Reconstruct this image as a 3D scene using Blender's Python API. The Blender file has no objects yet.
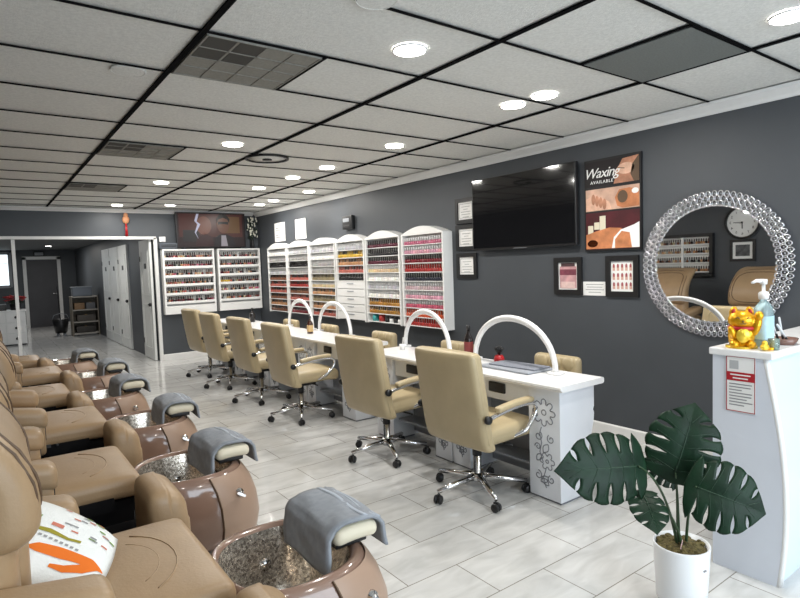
import bpy, bmesh, math, random
from mathutils import Vector, Matrix, Euler
random.seed(7)
C = bpy.context.scene.collection
SC = bpy.context.scene
PI = math.pi

# ------------------------------------------------------------------ camera
cam_d = bpy.data.cameras.new('camera')
cam_d.sensor_width = 36.0
cam_d.lens = 569.16 * 36.0 / 800.0
cam_d.clip_start = 0.02
cam = bpy.data.objects.new('camera', cam_d)
right = Vector((0.80553, -0.59164, -0.03303)); up = Vector((0.06220, 0.02898, 0.99764)); fwd = Vector((0.58929, 0.80568, -0.06014))
M = Matrix.Identity(4)
for i in range(3):
    M[i][0] = right[i]; M[i][1] = up[i]; M[i][2] = -fwd[i]
M[2][3] = 1.5
cam.matrix_world = M
C.objects.link(cam)
SC.camera = cam

# ------------------------------------------------------------------ world, exposure, large lights
SC.view_settings.view_transform = 'Standard'
SC.view_settings.look = 'None'
SC.view_settings.gamma = 1.0
SC.view_settings.use_curve_mapping = False
SC.view_settings.exposure = 0.0
w = bpy.data.worlds.new('world'); SC.world = w
w.use_nodes = True
bgn = w.node_tree.nodes['Background']
bgn.inputs[0].default_value = (0.75, 0.85, 1.0, 1); bgn.inputs[1].default_value = 1.0

def area(name, loc, rot, sx, sy, power, col):
    l = bpy.data.lights.new(name, 'AREA'); l.shape = 'RECTANGLE'; l.size = sx; l.size_y = sy
    l.energy = power; l.color = col
    o = bpy.data.objects.new(name, l); o.location = loc; o.rotation_euler = rot; C.objects.link(o)
    return o
# daylight entering by the shop window behind the camera
area('storefront_daylight', (2.1, -2.45, 1.45), (PI/2, 0, 0), 3.6, 2.0, 150, (0.80, 0.91, 1.0))
# added unseen fill lamp, brightens the corridor behind the opening
area('corridor_fill', (1.4, 14.5, 2.2), (0, 0, 0), 0.6, 3.0, 12, (0.95, 0.97, 1.0))
DOWNLIGHT_W = 13.0
DOWNLIGHT_COL = (1.0, 0.965, 0.91)

# ------------------------------------------------------------------ materials
def mat(name, col, rough=0.5, metal=0.0, noise=0.0, nscale=8.0, bump=0.0, bscale=60.0, coat=0.0, trans=0.0, emit=None, estr=0.0, spec=0.5, ior=1.45):
    m = bpy.data.materials.new(name); m.use_nodes = True
    nt = m.node_tree; b = nt.nodes['Principled BSDF']
    b.inputs['Base Color'].default_value = (*col, 1)
    b.inputs['Roughness'].default_value = rough
    b.inputs['Metallic'].default_value = metal
    b.inputs['Coat Weight'].default_value = coat
    b.inputs['Transmission Weight'].default_value = trans
    b.inputs['Specular IOR Level'].default_value = spec
    b.inputs['IOR'].default_value = ior
    if emit:
        b.inputs['Emission Color'].default_value = (*emit, 1); b.inputs['Emission Strength'].default_value = estr
    tc = None
    if noise or bump:
        tc = nt.nodes.new('ShaderNodeTexCoord')
    if noise:
        n = nt.nodes.new('ShaderNodeTexNoise'); n.inputs['Scale'].default_value = nscale; n.inputs['Detail'].default_value = 4
        nt.links.new(tc.outputs['Object'], n.inputs['Vector'])
        r = nt.nodes.new('ShaderNodeValToRGB')
        r.color_ramp.elements[0].position = 0.3; r.color_ramp.elements[1].position = 0.7
        r.color_ramp.elements[0].color = (*[c*(1-noise) for c in col], 1)
        r.color_ramp.elements[1].color = (*[min(1, c*(1+noise)) for c in col], 1)
        nt.links.new(n.outputs['Fac'], r.inputs['Fac']); nt.links.new(r.outputs['Color'], b.inputs['Base Color'])
    if bump:
        n2 = nt.nodes.new('ShaderNodeTexNoise'); n2.inputs['Scale'].default_value = bscale; n2.inputs['Detail'].default_value = 3
        nt.links.new(tc.outputs['Object'], n2.inputs['Vector'])
        bp = nt.nodes.new('ShaderNodeBump'); bp.inputs['Strength'].default_value = bump; bp.inputs['Distance'].default_value = 0.01
        nt.links.new(n2.outputs['Fac'], bp.inputs['Height']); nt.links.new(bp.outputs['Normal'], b.inputs['Normal'])
    return m

def srgb(r, g, b):
    f = lambda v: (v/255/12.92) if v/255 <= 0.04045 else ((v/255+0.055)/1.055)**2.4
    return (f(r), f(g), f(b))

M_wall = mat('slate_paint', srgb(70, 74, 79), 0.5, noise=0.04, nscale=3, bump=0.05, bscale=200)
M_white = mat('white_paint', (0.78, 0.78, 0.77), 0.35)
M_trim = mat('trim_white', (0.74, 0.74, 0.73), 0.4)
M_black = mat('black_plastic', (0.012, 0.012, 0.013), 0.4)
M_matte = mat('matte_black', (0.008, 0.008, 0.009), 0.85, spec=0.15)
M_grid = mat('ceiling_grid_black', (0.006, 0.006, 0.0065), 0.9, spec=0.05)
M_leather = mat('tan_leather', srgb(160, 134, 103), 0.42, noise=0.07, nscale=6, bump=0.10, bscale=90)
M_pipe = mat('brown_piping', srgb(92, 72, 54), 0.5)
M_cream = mat('cream_leather', srgb(177, 161, 128), 0.36, noise=0.05, nscale=7, bump=0.08, bscale=100)
M_chrome = mat('chrome', (0.78, 0.78, 0.79), 0.13, 1.0)
M_tub = mat('brown_acrylic', srgb(134, 108, 94), 0.14, noise=0.12, nscale=4, coat=0.5)
M_tubfront = mat('tan_acrylic', srgb(164, 138, 119), 0.35, noise=0.05, nscale=5)
M_towel = mat('grey_towel', srgb(146, 151, 158), 0.95, noise=0.10, nscale=30, bump=0.5, bscale=350)
M_towel_line = mat('towel_stripe', srgb(165, 172, 182), 0.95, bump=0.4, bscale=350)
M_pad = mat('cream_pad', srgb(214, 206, 184), 0.5)
M_desk = mat('desk_white', srgb(226, 230, 236), 0.3, noise=0.02, nscale=5)
M_top = mat('desk_top_white', srgb(236, 236, 236), 0.2, noise=0.03, nscale=9)
M_carve = mat('carved_grey', srgb(120, 124, 132), 0.5)
M_greypanel = mat('grey_panel', srgb(150, 154, 160), 0.5)
M_lamp = mat('lamp_white', (0.82, 0.82, 0.82), 0.3)
M_shelf = mat('rack_white', srgb(232, 232, 230), 0.35)
M_lens = mat('downlight_lens', (1, 1, 1), 0.4, emit=(1.0, 0.97, 0.92), estr=14.0)
M_recept = mat('reception_white', srgb(212, 217, 226), 0.35, noise=0.02, nscale=5)
M_gold = mat('gold_glaze', srgb(226, 168, 30), 0.22, 0.55, noise=0.15, nscale=30)
M_goldlight = mat('bright_gold', srgb(240, 205, 70), 0.25, 0.45)
M_red = mat('red_glaze', srgb(170, 28, 34), 0.35)
M_leaf = mat('monstera_green', srgb(15, 40, 24), 0.42, noise=0.35, nscale=14, bump=0.15, bscale=40, spec=0.22)
M_vein = mat('leaf_vein', srgb(34, 60, 42), 0.5)
M_stem = mat('stem_green', srgb(44, 66, 40), 0.5, noise=0.2, nscale=20)
M_soil = mat('mossy_soil', srgb(96, 86, 52), 0.95, noise=0.5, nscale=60, bump=1.0, bscale=120)
M_pot = mat('pot_white', srgb(232, 234, 236), 0.3)
M_screen = mat('tv_glass_black', (0.006, 0.006, 0.007), 0.08, coat=0.6)
M_mirror = mat('mirror_silver', (0.9, 0.9, 0.89), 0.01, 1.0)
M_jewel = mat('crystal_silver', (0.62, 0.63, 0.66), 0.15, 0.9)
M_paper = mat('white_paper', srgb(232, 232, 230), 0.7)
M_print = mat('grey_print', srgb(140, 140, 142), 0.8)
M_door = mat('door_white', srgb(222, 224, 222), 0.45, noise=0.03, nscale=4)
M_darkdoor = mat('dark_door', srgb(70, 70, 74), 0.5, noise=0.08, nscale=3)
M_wood = mat('greyed_wood', srgb(120, 112, 100), 0.6, noise=0.12, nscale=10)
M_amber = mat('amber_glass', srgb(58, 26, 10), 0.12, coat=0.4)
M_label = mat('kraft_label', srgb(200, 170, 120), 0.7)
M_vent = mat('vent_grey', srgb(134, 132, 125), 0.7, noise=0.1, nscale=80)
M_ventdark = mat('vent_dark', srgb(70, 68, 64), 0.8)
M_cperf = mat('perforated_grey', srgb(112, 116, 114), 0.7, noise=0.12, nscale=120)
M_flower = mat('white_petals', srgb(236, 234, 220), 0.8)
M_greenery = mat('dark_greenery', srgb(34, 48, 34), 0.7)
M_glow = mat('bright_window', (0.8, 0.9, 0.95), 0.5, emit=(0.86, 0.97, 1.0), estr=1.6)

def flat(name, r, g, b, rough=0.6):
    return mat(name, srgb(r, g, b), rough)

# floor: 60 x 30 cm marble-look tiles in running bond
m = bpy.data.materials.new('marble_floor_tiles'); m.use_nodes = True
nt = m.node_tree; b = nt.nodes['Principled BSDF']
tc = nt.nodes.new('ShaderNodeTexCoord'); mp = nt.nodes.new('ShaderNodeMapping')
mp.inputs['Location'].default_value = (-2.415 + 6.0, -2.08 + 2.97, 0)
nt.links.new(tc.outputs['Object'], mp.inputs['Vector'])
br = nt.nodes.new('ShaderNodeTexBrick'); br.inputs['Scale'].default_value = 1.0
br.offset = 0.5; br.inputs['Brick Width'].default_value = 0.60; br.inputs['Row Height'].default_value = 0.297
br.inputs['Mortar Size'].default_value = 0.0028; br.inputs['Mortar Smooth'].default_value = 0.1; br.inputs['Bias'].default_value = 0
br.inputs['Color1'].default_value = (*srgb(204, 204, 202), 1); br.inputs['Color2'].default_value = (*srgb(212, 212, 210), 1)
br.inputs['Mortar'].default_value = (*srgb(142, 137, 130), 1)
nt.links.new(mp.outputs['Vector'], br.inputs['Vector'])
nz = nt.nodes.new('ShaderNodeTexNoise'); nz.inputs['Scale'].default_value = 5.0; nz.inputs['Detail'].default_value = 8; nz.inputs['Distortion'].default_value = 0.7
st = nt.nodes.new('ShaderNodeMapping'); st.inputs['Scale'].default_value = (0.8, 2.2, 1)
nt.links.new(tc.outputs['Object'], st.inputs['Vector']); nt.links.new(st.outputs['Vector'], nz.inputs['Vector'])
rp = nt.nodes.new('ShaderNodeValToRGB'); rp.color_ramp.elements[0].position = 0.32; rp.color_ramp.elements[1].position = 0.66
rp.color_ramp.elements[0].color = (0.80, 0.80, 0.795, 1); rp.color_ramp.elements[1].color = (1, 1, 1, 1)
nt.links.new(nz.outputs['Fac'], rp.inputs['Fac'])
mx = nt.nodes.new('ShaderNodeMix'); mx.data_type = 'RGBA'; mx.blend_type = 'MULTIPLY'; mx.inputs['Factor'].default_value = 1.0
nt.links.new(br.outputs['Color'], mx.inputs[6]); nt.links.new(rp.outputs['Color'], mx.inputs[7])
nt.links.new(mx.outputs[2], b.inputs['Base Color'])
b.inputs['Roughness'].default_value = 0.11
M_floor = m

# ceiling tile: fissured mineral fibre
M_ceil = mat('ceiling_tile', srgb(222, 222, 218), 0.9, noise=0.08, nscale=60, bump=0.35, bscale=130)

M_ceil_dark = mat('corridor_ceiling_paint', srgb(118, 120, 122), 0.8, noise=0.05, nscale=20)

# glittered basin bowl
m = bpy.data.materials.new('crackle_glass_bowl'); m.use_nodes = True
nt = m.node_tree; b = nt.nodes['Principled BSDF']
tc = nt.nodes.new('ShaderNodeTexCoord'); vo = nt.nodes.new('ShaderNodeTexVoronoi'); vo.inputs['Scale'].default_value = 110
nt.links.new(tc.outputs['Object'], vo.inputs['Vector'])
rp = nt.nodes.new('ShaderNodeValToRGB'); rp.color_ramp.elements[0].color = (*srgb(136, 124, 110), 1); rp.color_ramp.elements[1].color = (*srgb(236, 226, 212), 1)
sp = nt.nodes.new('ShaderNodeSeparateColor'); nt.links.new(vo.outputs['Color'], sp.inputs['Color'])
nt.links.new(sp.outputs['Red'], rp.inputs['Fac']); nt.links.new(rp.outputs['Color'], b.inputs['Base Color'])
bp = nt.nodes.new('ShaderNodeBump'); bp.inputs['Strength'].default_value = 0.6; bp.inputs['Distance'].default_value = 0.004
nt.links.new(sp.outputs['Green'], bp.inputs['Height']); nt.links.new(bp.outputs['Normal'], b.inputs['Normal'])
b.inputs['Roughness'].default_value = 0.18; b.inputs['Metallic'].default_value = 0.75; b.inputs['Coat Weight'].default_value = 0.5
M_bowl = m

# polish colour: from the object colour (single bottles) or from a colour attribute (massed bottles)
def polish(name, use_attr):
    m = bpy.data.materials.new(name); m.use_nodes = True
    nt = m.node_tree; b = nt.nodes['Principled BSDF']
    if use_attr:
        n = nt.nodes.new('ShaderNodeAttribute'); n.attribute_name = 'tint'
        nt.links.new(n.outputs['Color'], b.inputs['Base Color'])
    else:
        n = nt.nodes.new('ShaderNodeObjectInfo'); nt.links.new(n.outputs['Color'], b.inputs['Base Color'])
    b.inputs['Roughness'].default_value = 0.22
    return m
M_polish = polish('polish_lacquer', False)
M_polish_mass = polish('polish_lacquer_mixed', True)
M_cap = mat('bottle_cap', (0.03, 0.03, 0.032), 0.35)
M_capw = mat('bottle_cap_white', (0.7, 0.7, 0.7), 0.35)

# ------------------------------------------------------------------ mesh builder
class MB:
    def __init__(s): s.v = []; s.f = []; s.mi = []; s.sm = []
    def add(s, vs, fs, mi=0, smooth=False):
        o = len(s.v); s.v += [Vector(p) for p in vs]
        for f in fs:
            s.f.append([i+o for i in f]); s.mi.append(mi); s.sm.append(smooth)
        return s
    def box(s, c, d, rot=None, mi=0):
        x, y, z = d[0]/2, d[1]/2, d[2]/2
        vs = [Vector(p) for p in ((-x,-y,-z),(x,-y,-z),(x,y,-z),(-x,y,-z),(-x,-y,z),(x,-y,z),(x,y,z),(-x,y,z))]
        if rot is not None:
            R = Euler(rot).to_matrix() if not isinstance(rot, Matrix) else rot
            vs = [R @ p for p in vs]
        vs = [p + Vector(c) for p in vs]
        return s.add(vs, [(0,3,2,1),(4,5,6,7),(0,1,5,4),(1,2,6,5),(2,3,7,6),(3,0,4,7)], mi)
    def rbox(s, c, d, r, n=6, deform=None, rot=None, mi=0, e=3):
        h = [k/2 for k in d]; r = min(r, *h)
        def axis(hh):
            pts = []
            for i in range(e+1): pts.append(-hh + r*(1-math.cos(i/e*PI/2)))
            m_ = max(1, n)
            for i in range(1, m_): pts.append(-hh+r + (2*hh-2*r)*i/m_)
            for i in range(e+1): pts.append(hh - r*(1-math.cos((e-i)/e*PI/2)))
            out = [pts[0]]
            for p in pts[1:]:
                if p - out[-1] > 1e-6: out.append(p)
            return out
        ax = [axis(k) for k in h]
        idx = {}; vs = []; fs = []
        def vid(p):
            k = tuple(round(q, 6) for q in p)
            if k in idx: return idx[k]
            q = Vector(p); inner = Vector([max(-(h[i]-r), min(h[i]-r, q[i])) for i in range(3)])
            dlt = q - inner
            if dlt.length > 1e-9: q = inner + dlt.normalized()*r
            if deform: q = Vector(deform(q.x, q.y, q.z))
            if rot is not None: q = (Euler(rot).to_matrix() if not isinstance(rot, Matrix) else rot) @ q
            vs.append(q + Vector(c)); idx[k] = len(vs)-1
            return idx[k]
        for a in range(3):
            b_, c_ = (a+1) % 3, (a+2) % 3
            for sgn in (-1, 1):
                for i in range(len(ax[b_])-1):
                    for j in range(len(ax[c_])-1):
                        q = []
                        for (u, v) in ((i,j),(i+1,j),(i+1,j+1),(i,j+1)):
                            p = [0,0,0]; p[a] = sgn*h[a]; p[b_] = ax[b_][u]; p[c_] = ax[c_][v]; q.append(vid(p))
                        if sgn < 0: q.reverse()
                        if len(set(q)) == 4: fs.append(q)
        return s.add(vs, fs, mi, True)
    def tube(s, pts, rad, n=8, closed=False, mi=0, flatx=1.0):
        P = [Vector(p) for p in pts]; N = len(P)
        if not hasattr(rad, '__len__'): rad = [rad]*N
        vs = []; fs = []
        T = []
        for i in range(N):
            a = P[(i-1) % N] if (closed or i > 0) else P[i]
            b_ = P[(i+1) % N] if (closed or i < N-1) else P[i]
            T.append((b_-a).normalized())
        nrm = T[0].orthogonal().normalized()
        for i in range(N):
            nrm = (nrm - T[i]*nrm.dot(T[i]))
            if nrm.length < 1e-6: nrm = T[i].orthogonal()
            nrm.normalize(); bn = T[i].cross(nrm)
            for k in range(n):
                a = 2*PI*k/n
                vs.append(P[i] + (nrm*math.cos(a)*flatx + bn*math.sin(a))*rad[i])
        L = N if closed else N-1
        for i in range(L):
            j = (i+1) % N
            for k in range(n):
                fs.append((i*n+k, i*n+(k+1) % n, j*n+(k+1) % n, j*n+k))
        if not closed:
            fs.append(tuple(reversed(range(n)))); fs.append(tuple((N-1)*n+k for k in range(n)))
        return s.add(vs, fs, mi, True)
    def lathe(s, prof, c=(0,0,0), n=20, axis='z', mi=0, sx=1, sy=1, smooth=True, ring=False):
        vs = []; fs = []
        def put(r, a, z):
            x, y = r*math.cos(a)*sx, r*math.sin(a)*sy
            p = (x, y, z) if axis == 'z' else ((z, x, y) if axis == 'x' else (y, z, x))
            return Vector(p) + Vector(c)
        for (r, z) in prof:
            for k in range(n): vs.append(put(r, 2*PI*k/n, z))
        for i in range(len(prof)-1):
            for k in range(n):
                fs.append((i*n+k, i*n+(k+1) % n, (i+1)*n+(k+1) % n, (i+1)*n+k))
        if ring:
            L = len(prof)-1
            for k in range(n): fs.append((L*n+k, L*n+(k+1) % n, (k+1) % n, k))
            return s.add(vs, fs, mi, smooth)
        if prof[0][0] > 1e-6: fs.append(tuple(reversed(range(n))))
        if prof[-1][0] > 1e-6: fs.append(tuple((len(prof)-1)*n+k for k in range(n)))
        return s.add(vs, fs, mi, smooth)
    def prism(s, poly, a0, a1, axis='y', mi=0):
        # poly in the plane across the axis: axis y -> (x,z); axis x -> (y,z); axis z -> (x,y)
        def P(q, a):
            return {'y': (q[0], a, q[1]), 'x': (a, q[0], q[1]), 'z': (q[0], q[1], a)}[axis]
        n = len(poly)
        vs = [P(q, a0) for q in poly] + [P(q, a1) for q in poly]
        fs = [tuple(range(n)), tuple(reversed(range(n, 2*n)))]
        for i in range(n): fs.append((i, n+i, n+(i+1) % n, (i+1) % n))
        return s.add(vs, fs, mi)
    def ell(s, c, r, rot=None, n=16, m_=10, mi=0):
        vs = []; fs = []
        R = Euler(rot).to_matrix() if rot is not None else Matrix.Identity(3)
        for i in range(m_+1):
            t = PI*i/m_
            for k in range(n):
                a = 2*PI*k/n
                vs.append(R @ Vector((r[0]*math.sin(t)*math.cos(a), r[1]*math.sin(t)*math.sin(a), r[2]*math.cos(t))) + Vector(c))
        for i in range(m_):
            for k in range(n):
                fs.append((i*n+k, (i+1)*n+k, (i+1)*n+(k+1) % n, i*n+(k+1) % n))
        return s.add(vs, fs, mi, True)
    def loft(s, secs, cap0=False, cap1=False, closed=True, mi=0):
        n = len(secs[0]); vs = [p for q in secs for p in q]; fs = []
        for i in range(len(secs)-1):
            for k in range(n if closed else n-1):
                fs.append((i*n+k, i*n+(k+1) % n, (i+1)*n+(k+1) % n, (i+1)*n+k))
        if cap0: fs.append(tuple(reversed(range(n))))
        if cap1: fs.append(tuple((len(secs)-1)*n+k for k in range(n)))
        return s.add(vs, fs, mi, True)
    def mesh(s, name, mats):
        me = bpy.data.meshes.new(name)
        me.from_pydata([tuple(p) for p in s.v], [], s.f)
        for mm in (mats if isinstance(mats, (list, tuple)) else [mats]): me.materials.append(mm)
        me.polygons.foreach_set('material_index', s.mi); me.polygons.foreach_set('use_smooth', s.sm)
        bm = bmesh.new(); bm.from_mesh(me)
        bmesh.ops.remove_doubles(bm, verts=bm.verts, dist=1e-6)
        bmesh.ops.recalc_face_normals(bm, faces=bm.faces)
        bm.to_mesh(me); bm.free(); me.update()
        return me

def obj(name, mb, mats, parent=None, loc=None, rot=None, bevel=0.0):
    o = bpy.data.objects.new(name, mb.mesh(name, mats) if isinstance(mb, MB) else mb)
    C.objects.link(o)
    if parent: o.parent = parent
    if loc: o.location = loc
    if rot: o.rotation_euler = rot
    if bevel:
        md = o.modifiers.new('bevel', 'BEVEL'); md.width = bevel; md.segments = 2; md.limit_method = 'ANGLE'
    return o

def tag(o, label, cat, group=None, kind=None):
    o['label'] = label; o['category'] = cat
    if group: o['group'] = group
    if kind: o['kind'] = kind
    return o

def thing(name, label, cat, loc=(0,0,0), rotz=0.0, group=None):
    o = bpy.data.objects.new(name, None); o.empty_display_size = 0.1
    C.objects.link(o); o.location = loc; o.rotation_euler = (0, 0, rotz)
    return tag(o, label, cat, group)

def struct(name, mb, mats, parent=None, bevel=0.0):
    o = obj(name, mb, mats, parent, bevel=bevel)
    if not parent: o['kind'] = 'structure'
    return o

def copy_tree(o, parent=None):
    c = o.copy(); C.objects.link(c)
    if parent: c.parent = parent
    for ch in list(o.children): copy_tree(ch, c)
    return c

def text_mesh(s, size, depth=0.001, shear=0.0, bold=0.0, spacing=1.0):
    cu = bpy.data.curves.new('lettering', 'FONT'); cu.body = s; cu.size = size; cu.extrude = depth
    cu.align_x = 'CENTER'; cu.align_y = 'CENTER'; cu.shear = shear; cu.offset = bold; cu.space_character = spacing; cu.resolution_u = 3
    t = bpy.data.objects.new('lettering', cu); C.objects.link(t)
    dg = bpy.context.evaluated_depsgraph_get(); dg.update()
    me = bpy.data.meshes.new_from_object(t.evaluated_get(dg))
    bpy.data.objects.remove(t); bpy.data.curves.remove(cu)
    return me

def letter(name, s, size, m_, parent, loc, rot, **k):
    me = text_mesh(s, size, **k); me.materials.clear(); me.materials.append(m_)
    return obj(name, me, None, parent, loc=loc, rot=rot)
RW = (PI/2, 0, -PI/2)   # lettering on the right wall, read from the room

# ------------------------------------------------------------------ the room shell
H = 2.552; XR = 4.2; XL = -0.9; YB = 10.2; YF = -2.6; T = 0.12
struct('floor', MB().box(((XL+XR)/2, 8.8, -0.05), (XR-XL+0.3, 23.0, 0.1)), M_floor)
struct('ceiling', MB().box(((XL+XR)/2, (YF+YB)/2, H+0.06), (XR-XL+0.3, YB-YF+0.3, 0.1)), M_ceil)
struct('wall_right', MB().box((XR+T/2, (YF+YB)/2, 1.3), (T, YB-YF+0.3, 2.62)), M_wall)
struct('wall_left', MB().box((XL-T/2, (YF+YB)/2, 1.3), (T, YB-YF+0.3, 2.62)), M_wall)
wb = MB()
wb.box(((2.40+XR)/2, YB+T/2, 1.3), (XR-2.40, T, 2.62))
wb.box(((XL+2.40)/2, YB+T/2, (2.09+2.61)/2), (2.40-XL, T, 2.61-2.09))
wb.box(((XL-0.35)/2, YB+T/2, 1.04), (-0.35-XL, T, 2.1))
struct('wall_back', wb, M_wall)
wf = MB()
wf.box((XL+0.35, YF-T/2, 1.3), (0.7, T, 2.62)); wf.box((XR-0.1, YF-T/2, 1.3), (0.2, T, 2.62))
wf.box((1.9, YF-T/2, 0.2), (4.4, T, 0.4)); wf.box((1.9, YF-T/2, 2.53), (4.4, T, 0.2))
struct('wall_front', wf, M_wall)
f1 = MB()
for x in (-0.2, 1.2, 2.6, 4.0): f1.box((x, YF-0.06, 1.4), (0.06, 0.06, 2.0))
for z in (0.42, 2.41): f1.box((1.9, YF-0.06, z), (4.25, 0.06, 0.06))
struct('window_2', f1, M_black)
# corridor beyond the opening
YC = 20.0
wc = MB().box((2.33+T/2, (YB+T+YC)/2, 1.2), (T, YC-YB-T, 2.4)).box((XL-T/2, (YB+T+YC)/2, 1.2), (T, YC-YB-T, 2.4))
struct('wall_corridor', wc, M_wall)
wc = MB().box((1.55, YC+T/2, 1.2), (1.8, T, 2.4)).box((-0.57, YC+T/2, 1.2), (0.66, T, 2.4)).box((0.205, YC+T/2, 0.63), (0.89, T, 1.26)).box((0.205, YC+T/2, 2.29), (0.89, T, 0.22))
struct('wall_far', wc, M_wall)
struct('ceiling_corridor', MB().box(((XL+2.4)/2, (YB+T+YC)/2, 2.34), (2.4-XL, YC-YB-T, 0.1)), M_ceil_dark)
wn = MB()
for x in (-0.24, 0.67): wn.box((x, YC-0.02, 1.72), (0.08, 0.06, 1.0))
for z in (1.24, 2.2): wn.box((0.215, YC-0.02, z), (0.90, 0.06, 0.08))
wn.box((0.215, YC-0.01, 1.9), (0.8, 0.03, 0.02))
o = struct('window_1', wn, M_greypanel)
obj('window_pane', MB().box((0.215, YC+0.05, 1.72), (0.86, 0.01, 0.94)), M_glow, o)

# crown, baseboards, trims
crown = [(XR, H-0.075), (XR-0.015, H-0.075), (XR-0.03, H-0.055), (XR-0.075, H-0.02), (XR-0.08, H), (XR, H)]
struct('trim_1', MB().prism(crown, YF, YB), M_trim)
crownb = [(YB, H-0.06), (YB-0.015, H-0.06), (YB-0.03, H-0.045), (YB-0.075, H-0.02), (YB-0.08, H), (YB, H)]
struct('trim_2', MB().prism(crownb, XL, XR-0.08, 'x'), M_trim)
struct('baseboard_right', MB().prism([(XR, 0), (XR-0.014, 0), (XR-0.014, 0.09), (XR-0.006, 0.10), (XR, 0.10)], YF, YB), M_trim)
struct('baseboard_back', MB().prism([(YB, 0), (YB-0.014, 0), (YB-0.014, 0.09), (YB-0.006, 0.10), (YB, 0.10)], 2.42, XR-0.014, 'x'), M_trim)
struct('baseboard_left', MB().box((XL+0.007, (YF+YB)/2, 0.05), (0.014, YB-YF, 0.1)), M_trim)
struct('trim_3', MB().box((0.75, YB-0.005, 2.085), (3.3, 0.05, 0.045)), M_trim)
struct('trim_4', MB().box((2.385, YB-0.005, 1.04), (0.055, 0.05, 2.09)), M_trim)
struct('trim_5', MB().box((0.40, YB+0.02, 1.03), (0.045, 0.05, 2.06)), M_trim)
g = MB()
xs_main = [-0.366, 0.853, 2.072, 3.291]
for x in xs_main: g.box((x, (YF+YB-0.08)/2, H), (0.027, YB-0.08-YF, 0.008))
for j in range(-8, 13):
    y = 2.557 + 0.6096*j
    if YF < y < YB-0.1: g.box(((XL+XR-0.08)/2, y, H+0.0005), (XR-0.08-XL, 0.015, 0.006))
for y0 in (2.557, 2.557+4*0.6096, 2.557+8*0.6096): g.box((1.4626, y0+0.305, H), (0.018, 0.61, 0.006))
g.box((2.69, 1.642, H), (0.018, 0.61, 0.006))
struct('trim_6', g, M_grid)

# doors along the corridor: four white leaves in the side wall, latch and handle on each
def leaf_door(name, y0, y1):
    t = MB(); t.box((2.312, (y0+y1)/2, 1.04), (0.036, y1-y0, 2.06))
    o = struct(name, t, M_door)
    p = MB()
    for za, zb in ((0.2, 0.95), (1.12, 1.88)):
        for (yy, zz, dy, dz) in (((y0+y1)/2, za, y1-y0-0.28, 0.025), ((y0+y1)/2, zb, y1-y0-0.28, 0.025), (y0+0.14, (za+zb)/2, 0.025, zb-za), (y1-0.14, (za+zb)/2, 0.025, zb-za)):
            p.box((2.291, yy, zz), (0.012, dy, dz))
    obj('panel_moulding', p, M_door, o)
    obj('door_handle', MB().lathe([(0.028, -0.02), (0.03, 0), (0.02, 0.03), (0, 0.034)], (2.275, y0+0.07, 0.96), 12, 'x').box((2.262, y0+0.1, 0.96), (0.014, 0.1, 0.02)), M_black, o)
    obj('latch_plate', MB().box((2.288, y0+0.45*(y1-y0), 1.62), (0.014, 0.09, 0.09)), M_black, o)
    obj('hinge', MB().box((2.29, y1-0.02, 1.75), (0.012, 0.04, 0.09)).box((2.29, y1-0.02, 0.3), (0.012, 0.04, 0.09)), M_black, o)
    return o
leaf_door('door_2', 10.24, 11.0); leaf_door('door_3', 12.15, 13.0); leaf_door('door_4', 13.06, 14.0); leaf_door('door_5', 14.06, 14.95)
dd = MB().box((1.455, YC-0.02, 1.0), (0.80, 0.04, 2.0))
o = struct('door_1', dd, M_darkdoor)
fr = MB().box((1.02, YC-0.03, 1.03), (0.09, 0.06, 2.1)).box((1.89, YC-0.03, 1.03), (0.09, 0.06, 2.1)).box((1.455, YC-0.03, 2.05), (0.96, 0.06, 0.09))
obj('door_frame', fr, M_white, o)
obj('door_handle', MB().lathe([(0.03, 0), (0.03, 0.02), (0, 0.05)], (1.79, YC-0.05, 0.98), 12, 'y').box((1.75, YC-0.09, 0.98), (0.12, 0.02, 0.02)), M_chrome, o)
struct('baseboard_far', MB().box((1.0, YC-0.01, 0.05), (2.6, 0.02, 0.1)), M_trim)

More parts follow.
